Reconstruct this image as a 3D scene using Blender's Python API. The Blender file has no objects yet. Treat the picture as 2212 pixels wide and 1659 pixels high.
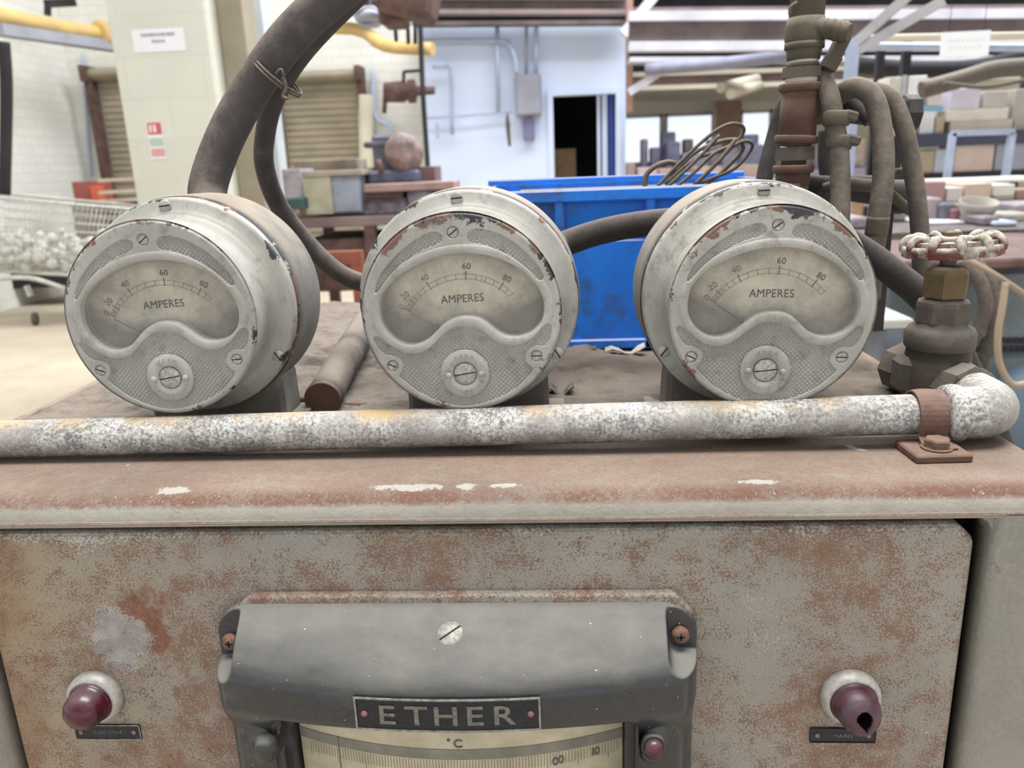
import bpy, math, random
import numpy as np
from mathutils import Matrix, Vector, noise as mnoise
R_ = math.radians
random.seed(7)
SC = bpy.context.scene
COL = SC.collection

# ------------------------------------------------------------------ camera, world, light
F = 1700.0
CAMZ = 1.30
def _basis(vp=(1200, 350), roll=1.25):
    n = lambda v: v/np.linalg.norm(v)
    Y = n(np.array([(vp[0]-1106)/F, (vp[1]-829.5)/F, 1.0]))
    r = R_(roll); D = np.array([math.sin(r), math.cos(r), 0.0]); D = n(D-Y*D.dot(Y))
    return np.array([np.cross(D, Y), Y, -D])
CM = _basis()                       # world vector = CM @ (right, down, forward)
cam_d = bpy.data.cameras.new('camera')
cam = bpy.data.objects.new('camera', cam_d); COL.objects.link(cam)
rt, dn, fw = CM[:, 0], CM[:, 1], CM[:, 2]
cam.matrix_world = Matrix(((rt[0], -dn[0], -fw[0], 0), (rt[1], -dn[1], -fw[1], 0), (rt[2], -dn[2], -fw[2], CAMZ), (0, 0, 0, 1)))
cam_d.sensor_width = 36.0
cam_d.lens = F/2212*36.0
cam_d.clip_start = 0.02
cam_d.dof.use_dof = True
cam_d.dof.focus_distance = 0.60
cam_d.dof.aperture_fstop = 9.0
SC.camera = cam
SC.view_settings.view_transform = 'Standard'
SC.view_settings.look = 'None'
SC.view_settings.gamma = 1.0
SC.view_settings.use_curve_mapping = False
SC.view_settings.exposure = 0.02

W = bpy.data.worlds.new('sky'); SC.world = W; W.use_nodes = True
wn = W.node_tree; wn.nodes.clear()
wo = wn.nodes.new('ShaderNodeOutputWorld'); wb = wn.nodes.new('ShaderNodeBackground')
wg = wn.nodes.new('ShaderNodeTexCoord'); ws = wn.nodes.new('ShaderNodeSeparateXYZ'); wr = wn.nodes.new('ShaderNodeValToRGB')
wn.links.new(wg.outputs['Generated'], ws.inputs[0]); wn.links.new(ws.outputs['Z'], wr.inputs[0])
wr.color_ramp.elements[0].position = 0.0; wr.color_ramp.elements[0].color = (2.0, 2.08, 2.15, 1)
e_ = wr.color_ramp.elements.new(0.16); e_.color = (0.98, 1.0, 1.02, 1)
wr.color_ramp.elements[-1].position = 1.0; wr.color_ramp.elements[-1].color = (0.80, 0.80, 0.80, 1)
wn.links.new(wr.outputs[0], wb.inputs[0]); wb.inputs[1].default_value = 0.66
wn.links.new(wb.outputs[0], wo.inputs[0])

def area(name, loc, rot, sx, sy, power, color):
    l = bpy.data.lights.new(name, 'AREA'); l.shape = 'RECTANGLE'; l.size = sx; l.size_y = sy; l.energy = power; l.color = color
    o = bpy.data.objects.new(name, l); COL.objects.link(o); o.location = loc; o.rotation_euler = rot
    return o
area('skylight_fill', (0.2, 0.35, 4.6), (0, 0, 0), 2.6, 1.3, 205, (1.0, 0.98, 0.95))  # unseen area lamp added for top-down light, no roof opening built
area('skylight_fill', (-3.0, 6.0, 6.0), (R_(-15), R_(12), 0), 3.5, 4.0, 270, (1.0, 0.98, 0.92))  # unseen lamp added to brighten the left wall
area('skylight_fill', (2.5, 6.8, 6.5), (R_(-22), 0, 0), 7.0, 3.0, 1150, (0.90, 0.95, 1.0))  # unseen background lamp, raised to brighten the pale partition

def at(px, py, Y):
    v = CM @ np.array([(px-1106)/F, (py-829.5)/F, 1.0]); t = Y/v[1]
    return Vector((v[0]*t, Y, CAMZ+v[2]*t))
def atz(px, py, z):
    v = CM @ np.array([(px-1106)/F, (py-829.5)/F, 1.0]); t = (z-CAMZ)/v[2]
    return Vector((v[0]*t, v[1]*t, z))

# ------------------------------------------------------------------ materials
def lin(r, g, b):
    f = lambda c: (c/255/12.92) if c/255 <= 0.04045 else ((c/255+0.055)/1.055)**2.4
    return (f(r), f(g), f(b), 1.0)
class NT:
    def __init__(s, name):
        s.m = bpy.data.materials.new(name); s.m.use_nodes = True
        s.t = s.m.node_tree; s.N = s.t.nodes; s.N.clear()
        s.out = s.N.new('ShaderNodeOutputMaterial'); s.b = s.N.new('ShaderNodeBsdfPrincipled')
        s.t.links.new(s.b.outputs[0], s.out.inputs[0])
        s.tc = s.N.new('ShaderNodeTexCoord'); s.oi = s.N.new('ShaderNodeObjectInfo')
        a = s.N.new('ShaderNodeVectorMath'); a.operation = 'ADD'
        s.L(s.tc.outputs['Object'], a.inputs[0]); s.L(s.oi.outputs['Location'], a.inputs[1]); s.co = a.outputs[0]
    def L(s, a, b): s.t.links.new(a, b)
    def noise(s, scale, detail=4, rough=0.6, vec=None, stretch=None):
        n = s.N.new('ShaderNodeTexNoise'); n.inputs['Scale'].default_value = scale; n.inputs['Detail'].default_value = detail
        n.inputs['Roughness'].default_value = rough
        v = vec or s.co
        if stretch:
            m = s.N.new('ShaderNodeMapping'); m.inputs['Scale'].default_value = stretch; s.L(v, m.inputs[0]); v = m.outputs[0]
        s.L(v, n.inputs['Vector']); return n.outputs['Fac']
    def ramp(s, v, lo, hi, a=0.0, b=1.0):
        n = s.N.new('ShaderNodeMapRange'); n.inputs[1].default_value = lo; n.inputs[2].default_value = hi
        n.inputs[3].default_value = a; n.inputs[4].default_value = b; s.L(v, n.inputs[0]); return n.outputs[0]
    def math(s, op, a, b=None):
        n = s.N.new('ShaderNodeMath'); n.operation = op
        for i, x in enumerate((a, b)):
            if x is None: continue
            if isinstance(x, (int, float)): n.inputs[i].default_value = x
            else: s.L(x, n.inputs[i])
        return n.outputs[0]
    def mix(s, f, a, b, mode='MIX'):
        n = s.N.new('ShaderNodeMix'); n.data_type = 'RGBA'; n.blend_type = mode
        for x, i in ((f, 0), (a, 6), (b, 7)):
            if isinstance(x, (int, float)): n.inputs[i].default_value = x
            elif isinstance(x, tuple): n.inputs[i].default_value = x
            else: s.L(x, n.inputs[i])
        return n.outputs[2]
    def bump(s, h, strength=0.3, dist=0.001):
        n = s.N.new('ShaderNodeBump'); n.inputs['Strength'].default_value = strength; n.inputs['Distance'].default_value = dist
        s.L(h, n.inputs['Height']); s.L(n.outputs[0], s.b.inputs['Normal'])
    def color(s, c):
        if isinstance(c, tuple): s.b.inputs['Base Color'].default_value = c
        else: s.L(c, s.b.inputs['Base Color'])
    def rough(s, r):
        if isinstance(r, float): s.b.inputs['Roughness'].default_value = r
        else: s.L(r, s.b.inputs['Roughness'])
    def up(s):
        g = s.N.new('ShaderNodeNewGeometry'); x = s.N.new('ShaderNodeSeparateXYZ'); s.L(g.outputs['Normal'], x.inputs[0]); return x.outputs['Z']
    def point(s):
        g = s.N.new('ShaderNodeNewGeometry'); return g.outputs['Pointiness']

def simple(name, c, rough=0.75, metal=0.0, var=0.12, scale=6.0, bump=0.0, bd=0.002):
    n = NT(name); f = n.noise(scale, 5)
    a = tuple(max(0, x*(1-var*1.6)) for x in c[:3])+(1,); b = tuple(min(1, x*(1+var)) for x in c[:3])+(1,)
    n.color(n.mix(n.ramp(f, 0.3, 0.7), a, b)); n.rough(float(rough)); n.b.inputs['Metallic'].default_value = metal
    if bump: n.bump(n.noise(scale*6, 5), bump, bd)
    return n.m
def dusty(name, base, dust, lo=0.0, hi=0.9, rough=0.85, scale=60, bump=0.35, bd=0.0012, rust=None):
    n = NT(name); f = n.noise(scale, 6, 0.65); g = n.noise(scale*5, 4, 0.7)
    c = n.mix(n.ramp(f, 0.35, 0.7), tuple(x*0.72 for x in base[:3])+(1,), base)
    if rust: c = n.mix(n.ramp(n.noise(scale*0.5, 6, 0.7), 0.5, 0.62), c, rust)
    u = n.math('ADD', n.ramp(n.up(), lo, hi), n.ramp(f, 0.3, 0.75, -0.35, 0.25))
    n.color(n.mix(n.math('MINIMUM', n.math('MAXIMUM', u, 0.0), 0.9), c, dust)); n.rough(float(rough))
    n.bump(n.math('ADD', g, f), bump, bd); return n.m
def weathered(name, base, layers, bumpscale=350, bump=0.35, bd=0.0006, var=0.12, vs=14.0, rough=0.7, edge=None):
    # layers: (color, big_scale, big_lo, big_hi, fine_scale, fine_lo, fine_hi, stretch)
    n = NT(name)
    a = tuple(x*(1-var) for x in base[:3])+(1,); b = tuple(min(1, x*(1+var)) for x in base[:3])+(1,)
    c = n.mix(n.ramp(n.noise(vs, 6, 0.65), 0.3, 0.7), a, b)
    c = n.mix(n.ramp(n.noise(900, 3, 0.6), 0.35, 0.65, 0.0, 0.25), c, tuple(x*0.55 for x in base[:3])+(1,))
    hs = None
    for col, bs, bl, bh, fs, fl, fh, st in layers:
        big = n.ramp(n.noise(bs, 5, 0.6, stretch=st), bl, bh)
        fine = n.ramp(n.math('ADD', n.noise(fs, 6, 0.7), n.math('MULTIPLY', big, 0.30)), fl, fh)
        mk = n.math('MULTIPLY', fine, n.ramp(big, 0.0, 0.25)) if bl > 0 else fine
        c = n.mix(mk, c, col)
        hs = mk if hs is None else n.math('ADD', hs, mk)
    if edge:
        e = n.ramp(n.math('ADD', n.point(), n.ramp(n.noise(45, 6, 0.7), 0.2, 0.8, -0.075, 0.055)), 0.525, 0.545)
        c = n.mix(e, c, edge)
    n.color(c); n.rough(float(rough))
    h = n.noise(bumpscale, 5, 0.65)
    if hs is not None: h = n.math('SUBTRACT', h, n.math('MULTIPLY', hs, 0.5))
    n.bump(h, bump, bd)
    return n.m

M = {}
RUST = lin(146, 98, 78); DRUST = lin(104, 62, 50)
def gauge_paint(name, brown, black, r0, r1, streak=0.6):
    n = NT(name); base = n.mix(n.ramp(n.noise(14, 6, 0.65), 0.3, 0.7), lin(150, 148, 142), lin(178, 176, 169))
    base = n.mix(n.ramp(n.noise(24, 6, 0.7, stretch=(1, 1, 0.5)), 0.46, 0.7, 0, streak), base, lin(132, 126, 116))
    base = n.mix(n.ramp(n.noise(260, 6, 0.75), 0.6, 0.72, 0, 0.6), base, lin(110, 102, 92))
    sp = n.N.new('ShaderNodeSeparateXYZ'); n.L(n.tc.outputs['Object'], sp.inputs[0])
    r = n.math('SQRT', n.math('ADD', n.math('POWER', sp.outputs['X'], 2.0), n.math('POWER', n.math('SUBTRACT', sp.outputs['Z'], 0.110), 2.0)))
    m = n.math('ADD', n.ramp(r, r0, r1, -0.20, 0.0), n.ramp(sp.outputs['Z'], 0.09, 0.17, -0.03, 0.03))
    f1 = n.math('ADD', n.math('ADD', n.math('MULTIPLY', n.noise(26, 4, 0.6), 0.8), n.math('MULTIPLY', n.noise(170, 5, 0.75), 0.25)), m)
    f2 = n.math('ADD', n.math('ADD', n.math('MULTIPLY', n.noise(34, 4, 0.6, vec=None, stretch=(1.1, 1, 0.9)), 0.8), n.math('MULTIPLY', n.noise(210, 5, 0.8), 0.28)), m)
    k1 = n.ramp(f1, brown, brown+0.02); k2 = n.ramp(f2, black, black+0.015)
    c = n.mix(k1, base, n.mix(n.noise(200, 4), lin(100, 72, 61), lin(124, 98, 84)))
    c = n.mix(k2, c, lin(46, 46, 48)); c = n.mix(n.ramp(n.math('ADD', n.noise(70, 6, 0.75), n.math('MULTIPLY', n.noise(9, 3), 0.3)), 0.68, 0.84, 0, 0.6), c, lin(112, 104, 95))
    n.color(c); n.rough(0.48)
    n.bump(n.math('SUBTRACT', n.math('ADD', n.noise(380, 5, 0.7), n.math('MULTIPLY', n.noise(60, 4), 0.5)), n.math('MULTIPLY', n.math('ADD', k1, k2), 0.7)), 0.32, 0.0006)
    return n.m
M['gauge'] = gauge_paint('gauge_paint', 0.655, 0.63, 0.080, 0.0885)
M['gauge_rim'] = gauge_paint('chipped_gauge_paint', 0.575, 0.605, 0.062, 0.0735, 0.4)
M['drum'] = dusty('dusty_drum_paint', lin(128, 124, 117), lin(158, 144, 128), 0.2, 1.1, scale=45, bump=0.15, bd=0.0006)
M['black_edge'] = weathered('black_gasket', lin(58, 56, 56), [(lin(104, 74, 62), 30, 0.5, 0.6, 110, 0.6, 0.65, None), (lin(150, 148, 140), 50, 0.55, 0.62, 150, 0.6, 0.66, None)], bump=0.3)
M['screw'] = simple('worn_screw_metal', lin(172, 170, 163), 0.5, 0.35, 0.3, 500, 0.3, 0.0004)
M['slot'] = simple('dark_slot', lin(28, 27, 27), 0.8)
n = NT('dial_paper'); f = n.noise(28, 6, 0.65)
sp = n.N.new('ShaderNodeSeparateXYZ'); n.L(n.tc.outputs['Object'], sp.inputs[0])
c = n.mix(n.ramp(f, 0.35, 0.62), lin(204, 196, 176), lin(160, 154, 141))
c = n.mix(n.ramp(n.noise(170, 5, 0.75), 0.55, 0.75, 0, 0.5), c, lin(120, 112, 102))
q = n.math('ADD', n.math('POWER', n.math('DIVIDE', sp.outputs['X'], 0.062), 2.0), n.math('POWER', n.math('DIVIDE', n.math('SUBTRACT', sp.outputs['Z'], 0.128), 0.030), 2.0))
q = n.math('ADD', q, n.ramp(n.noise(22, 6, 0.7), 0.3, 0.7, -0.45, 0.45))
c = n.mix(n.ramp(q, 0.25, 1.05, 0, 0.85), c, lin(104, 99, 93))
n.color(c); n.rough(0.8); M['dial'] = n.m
M['ink'] = simple('dial_ink', lin(62, 62, 62), 0.8, 0, 0.2, 300)
M['faint'] = simple('faded_ink', lin(104, 100, 94), 0.8, 0, 0.2, 300)
n = NT('dusty_glass'); n.b.inputs['Transmission Weight'].default_value = 0.0
tr = n.N.new('ShaderNodeBsdfTransparent'); gl = n.N.new('ShaderNodeBsdfGlossy'); gl.inputs['Roughness'].default_value = 0.12
df = n.N.new('ShaderNodeBsdfDiffuse'); df.inputs[0].default_value = lin(190, 182, 168)
m1 = n.N.new('ShaderNodeMixShader'); m2 = n.N.new('ShaderNodeMixShader')
fr = n.N.new('ShaderNodeFresnel'); fr.inputs[0].default_value = 1.35
n.L(fr.outputs[0], m1.inputs[0]); n.L(tr.outputs[0], m1.inputs[1]); n.L(gl.outputs[0], m1.inputs[2])
n.L(n.ramp(n.noise(40, 7, 0.7), 0.45, 0.72, 0.05, 0.32), m2.inputs[0]); n.L(m1.outputs[0], m2.inputs[1]); n.L(df.outputs[0], m2.inputs[2])
n.L(m2.outputs[0], n.out.inputs[0]); M['glass'] = n.m

# galvanised pipe
n = NT('galvanised_pipe_metal')
pf = n.math('ADD', n.noise(360, 7, 0.8), n.math('MULTIPLY', n.math('SUBTRACT', n.noise(48, 5, 0.7), 0.5), 0.42))
c = n.mix(n.ramp(pf, 0.40, 0.60), lin(112, 109, 106), lin(218, 216, 212))
c = n.mix(n.ramp(n.noise(16, 5, 0.6), 0.44, 0.62, 0, 0.75), c, lin(150, 145, 138))
c = n.mix(n.math('MULTIPLY', n.ramp(n.math('MULTIPLY', n.up(), -1.0), 0.05, 0.85), n.ramp(n.noise(160, 6, 0.75), 0.35, 0.60, 0.25, 0.9)), c, lin(70, 67, 65))  # underside darkened in the colour, painting in its shade
c = n.mix(n.math('MULTIPLY', n.ramp(n.up(), 0.45, 0.95), n.ramp(n.noise(22, 5, 0.6), 0.5, 0.68)), c, lin(186, 160, 116))
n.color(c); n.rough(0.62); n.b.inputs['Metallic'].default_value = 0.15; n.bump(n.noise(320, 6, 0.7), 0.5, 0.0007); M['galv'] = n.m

n = NT('rusty_top_paint')                       # lip and top of the cabinet: brown dust and rust over beige
sp = n.N.new('ShaderNodeSeparateXYZ'); n.L(n.tc.outputs['Object'], sp.inputs[0])
base = n.mix(n.ramp(n.noise(9, 5, 0.6), 0.3, 0.7), lin(148, 144, 133), lin(164, 160, 149))
tan = n.mix(n.ramp(n.noise(14, 5, 0.6, stretch=(0.4, 1, 1)), 0.3, 0.7), lin(124, 107, 97), lin(152, 134, 118))
tan = n.mix(n.ramp(n.noise(500, 5, 0.75), 0.45, 0.62, 0, 0.55), tan, lin(104, 88, 80))
tan = n.mix(n.ramp(n.noise(38, 6, 0.7, stretch=(0.5, 1, 1)), 0.5, 0.7, 0, 0.5), tan, lin(134, 100, 84))
mk = n.math('ADD', n.ramp(n.up(), 0.52, 0.70), n.ramp(n.noise(60, 6, 0.75), 0.3, 0.7, -0.35, 0.35))
mk = n.math('MINIMUM', n.math('MAXIMUM', mk, 0.0), 1.0)
c = n.mix(mk, base, tan)
bandm = n.math('MULTIPLY', n.ramp(n.up(), 0.50, 0.66), n.ramp(n.up(), 0.995, 0.84))
rm = n.math('MULTIPLY', bandm, n.ramp(n.math('ADD', n.noise(7, 4, 0.5, stretch=(1, 1, 1)), n.math('MULTIPLY', n.noise(260, 5, 0.8), 0.8)), 0.84, 0.98))
c = n.mix(rm, c, lin(118, 84, 70))
c = n.mix(n.ramp(n.math('ADD', n.noise(260, 5, 0.75), n.math('MULTIPLY', bandm, 0.05)), 0.665, 0.72, 0, 0.8), c, lin(196, 188, 180))
c = n.mix(n.ramp(n.noise(13, 4, 0.7, stretch=(0.6, 1, 1.0)), 0.70, 0.715), c, lin(196, 192, 188))
c = n.mix(n.ramp(n.noise(130, 6, 0.75), 0.64, 0.70, 0, 0.7), c, lin(128, 92, 76))
for (px_, py_, rx, ry) in ((375, 1045, 0.0130, 0.0050), (880, 1036, 0.026, 0.0045), (1008, 1038, 0.007, 0.004), (1090, 1003, 0.010, 0.003), (1640, 1010, 0.012, 0.003)):
    q_ = at(px_, py_, 0.512); cabx, caby = -0.09, 0.75
    d = n.math('ADD', n.math('POWER', n.math('DIVIDE', n.math('SUBTRACT', sp.outputs['X'], q_.x-cabx), rx), 2.0), n.math('POWER', n.math('DIVIDE', n.math('SUBTRACT', sp.outputs['Y'], 0.512-caby), ry), 2.0))
    c = n.mix(n.ramp(n.math('ADD', d, n.ramp(n.noise(160, 7, 0.8), 0.3, 0.7, -1.3, 1.3)), 0.9, 0.75), c, lin(178, 173, 166))
n.color(c); n.rough(0.85)
n.bump(n.math('ADD', n.noise(300, 6, 0.7), n.math('MULTIPLY', n.noise(70, 4, 0.6), 1.5)), 0.6, 0.0016); M['lip'] = n.m
def doorpaint():
    n = NT('rusted_door_paint')
    base = n.mix(n.ramp(n.noise(7, 5, 0.6), 0.3, 0.7), lin(146, 143, 134), lin(166, 160, 149))
    c = n.mix(n.ramp(n.noise(620, 4, 0.7), 0.45, 0.7, 0, 0.6), base, lin(132, 126, 118))
    sp = n.N.new('ShaderNodeSeparateXYZ'); n.L(n.tc.outputs['Object'], sp.inputs[0])
    left = n.ramp(sp.outputs['X'], -0.25-CAB.x, -0.40-CAB.x)
    c = n.mix(n.math('MULTIPLY', left, n.ramp(n.noise(9, 5, 0.6), 0.35, 0.65, 0.1, 0.7)), c, lin(160, 140, 104))
    c = n.mix(n.math('MULTIPLY', n.ramp(n.math('ADD', sp.outputs['X'], n.ramp(n.noise(14, 5, 0.6), 0.3, 0.7, -0.03, 0.03)), -0.385-CAB.x, -0.43-CAB.x), 0.65), c, lin(138, 104, 66))
    big = n.noise(9.0, 5, 0.65, stretch=(1, 1, 1.25)); fine = n.noise(620, 4, 0.7); mid = n.noise(75, 5, 0.7)
    c = n.mix(n.ramp(big, 0.42, 0.66, 0, 0.5), c, lin(152, 128, 112))
    sp1 = n.math('ADD', n.math('ADD', fine, n.math('MULTIPLY', n.math('SUBTRACT', mid, 0.5), 0.55)), n.ramp(big, 0.36, 0.66, -0.11, 0.075))
    mk = n.ramp(sp1, 0.515, 0.555)
    c = n.mix(n.math('MULTIPLY', mk, 0.85), c, n.mix(n.ramp(mid, 0.3, 0.7), lin(150, 116, 92), lin(122, 84, 64)))
    sp2 = n.math('ADD', n.noise(240, 5, 0.75), n.ramp(n.noise(12, 4, 0.6), 0.4, 0.65, -0.08, 0.05))
    c = n.mix(n.ramp(sp2, 0.605, 0.63), c, lin(112, 72, 62))
    sp3 = n.math('ADD', n.noise(480, 5, 0.75), n.ramp(n.noise(11, 5, 0.65, stretch=(1, 1, 1.4)), 0.45, 0.70, -0.14, 0.045))
    edge = n.ramp(sp.outputs['Z'], 1.044, 1.053, 0.0, 0.13)  # whiter top edge: worn paint plus a painted highlight
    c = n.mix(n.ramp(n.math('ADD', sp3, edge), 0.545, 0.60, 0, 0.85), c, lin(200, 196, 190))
    patch = None
    for (px, pz, rx, rz, col) in ((-0.312, 0.982, 0.022, 0.028, lin(138, 86, 64)), (-0.335, 0.968, 0.024, 0.026, lin(176, 172, 170))):
        d = n.math('ADD', n.math('POWER', n.math('DIVIDE', n.math('SUBTRACT', sp.outputs['X'], px-CAB.x), rx), 2.0),
                   n.math('POWER', n.math('DIVIDE', n.math('SUBTRACT', sp.outputs['Z'], pz-CAB.z), rz), 2.0))
        d = n.math('ADD', d, n.ramp(n.noise(40, 7, 0.75), 0.3, 0.7, -1.0, 1.0)); d = n.math('ADD', d, n.ramp(fine, 0.35, 0.65, -0.35, 0.35))
        c = n.mix(n.ramp(d, 1.0, 0.6, 0, 0.85), c, n.mix(n.ramp(mid, 0.35, 0.65), col, tuple(x*0.72 for x in col[:3])+(1,)))
    n.color(c); n.rough(0.7)
    n.bump(n.math('SUBTRACT', n.math('ADD', n.noise(420, 5, 0.7), n.noise(90, 4, 0.6)), n.math('MULTIPLY', mk, 0.5)), 0.7, 0.0012)
    return n.m
CAB = Vector((-0.09, 0.75, 0.0))
M['frame'] = weathered('frame_paint', lin(150, 146, 136), [
    (lin(132, 100, 84), 7, 0.55, 0.7, 200, 0.66, 0.80, None), (lin(134, 130, 121), 12, 0.40, 0.8, 300, 0.5, 0.9, None)], bumpscale=180, bump=0.7, bd=0.0014)
M['dirt'] = dusty('dirt', lin(84, 76, 68), lin(124, 112, 100), 0.35, 1.05, scale=35, bump=0.8, bd=0.003)
M['gap'] = simple('dark_gap', lin(30, 28, 27), 0.9)
M['strap'] = dusty('rusty_strap', lin(112, 84, 72), lin(134, 112, 100), 0.2, 1.1, scale=80)
M['brass'] = dusty('dusty_brass', lin(98, 91, 82), lin(128, 119, 110), 0.1, 1.0, scale=70, bump=0.3)
M['brass2'] = dusty('old_brass_nut', lin(116, 98, 68), lin(120, 108, 92), 0.3, 1.2, scale=90, bump=0.3)
n = NT('handwheel_paint'); c = n.mix(n.ramp(n.noise(120, 6, 0.75), 0.4, 0.62), lin(112, 102, 88), lin(190, 184, 172))
sp = n.N.new('ShaderNodeSeparateXYZ'); n.L(n.tc.outputs['Object'], sp.inputs[0])
c = n.mix(n.math('MULTIPLY', n.ramp(n.noise(45, 4, 0.6), 0.48, 0.53), n.ramp(n.up(), 0.25, -0.1)), c, lin(104, 58, 54))
n.color(c); n.rough(0.6); n.bump(n.noise(200, 5), 0.4, 0.0008); M['wheel'] = n.m
M['cable'] = dusty('dusty_cable', lin(78, 72, 70), lin(128, 114, 104), 0.1, 1.0, scale=70, bump=0.5, bd=0.0012)
M['hose'] = dusty('dusty_hose', lin(96, 88, 80), lin(130, 118, 106), -0.2, 1.0, scale=80, bump=0.5)
M['darkcable'] = dusty('dark_cable', lin(58, 54, 52), lin(96, 86, 80), 0.2, 1.1, scale=60, bump=0.5)
M['iron'] = dusty('rusty_iron_tee', lin(98, 72, 60), lin(124, 100, 86), 0.2, 1.1, scale=50, bump=0.4)
M['iron2'] = dusty('old_iron', lin(92, 84, 72), lin(124, 116, 102), 0.1, 1.0, scale=60, bump=0.5, rust=lin(84, 72, 58))
M['tape'] = simple('white_thread_tape', lin(212, 204, 190), 0.8)
n = NT('blue_plastic'); c = n.mix(n.ramp(n.noise(7, 5, 0.6), 0.35, 0.62), lin(20, 138, 255), lin(34, 120, 232))
c = n.mix(n.ramp(n.noise(13, 6, 0.7), 0.50, 0.66, 0, 0.75), c, lin(66, 72, 84))
c = n.mix(n.ramp(n.noise(30, 5, 0.7), 0.66, 0.69, 0, 0.8), c, lin(60, 55, 50))
c = n.mix(n.math('MULTIPLY', n.ramp(n.up(), 0.5, 0.9), n.ramp(n.noise(60, 5), 0.2, 0.5)), c, lin(140, 126, 112))
n.color(c); n.rough(0.45); n.bump(n.noise(80, 5), 0.15, 0.001); M['blue'] = n.m
n = NT('bakelite')                               # dust film over black bakelite
c = n.mix(n.ramp(n.noise(260, 5, 0.7), 0.3, 0.7), lin(30, 31, 34), lin(46, 48, 53))
u = n.math('ADD', n.ramp(n.up(), 0.30, 0.86), n.ramp(n.noise(22, 5, 0.6, stretch=(0.5, 1, 1.6)), 0.3, 0.7, -0.28, 0.28))
c = n.mix(n.math('MINIMUM', n.math('MAXIMUM', u, 0.06), 0.92), c, n.mix(n.ramp(n.noise(40, 5, 0.7), 0.3, 0.7), lin(112, 111, 106), lin(128, 126, 120)))
c = n.mix(n.ramp(n.noise(330, 2, 0.5), 0.745, 0.77), c, lin(205, 200, 190))
n.color(c); n.rough(n.ramp(u, 0.0, 0.8, 0.30, 0.75)); n.bump(n.noise(500, 4), 0.1, 0.0005); M['bakelite'] = n.m
M['plate'] = simple('black_plate', lin(26, 30, 40), 0.35, 0.2, 0.4, 300)
M['nickel'] = simple('dull_nickel', lin(150, 148, 140), 0.5, 0.3, 0.3, 300)
M['letter'] = simple('tarnished_letter', lin(118, 116, 108), 0.5, 0.3, 0.3, 300)
M['paper'] = simple('scale_paper', lin(192, 182, 156), 0.85, 0, 0.16, 40)
M['greyband'] = simple('grey_scale_band', lin(132, 128, 116), 0.8, 0, 0.15, 60)
n = NT('ruby_dome'); c = n.mix(n.ramp(n.noise(70, 5, 0.6), 0.35, 0.65), lin(84, 8, 30), lin(58, 14, 30))
u = n.math('ADD', n.ramp(n.up(), 0.35, 0.9), n.ramp(n.noise(90, 5), 0.3, 0.7, -0.3, 0.3))
c = n.mix(n.math('MINIMUM', n.math('MAXIMUM', n.math('MULTIPLY', u, 0.8), 0.0), 0.8), c, lin(104, 86, 92)); n.color(c); n.rough(0.28); M['ruby'] = n.m
n = NT('dusty_ruby'); c = n.mix(n.ramp(n.noise(60, 5, 0.6), 0.40, 0.66), lin(84, 66, 74), lin(64, 12, 32)); n.color(c); n.rough(0.5); M['ruby2'] = n.m
M['bezel'] = simple('lamp_bezel_metal', lin(178, 176, 170), 0.5, 0.25, 0.16, 200, 0.3, 0.0005)
M['rivet'] = simple('copper_rivet', lin(142, 108, 98), 0.5, 0.3)
M['rustscrew'] = simple('rust_screw', lin(134, 102, 84), 0.7, 0.1, 0.4, 300, 0.5)

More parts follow.
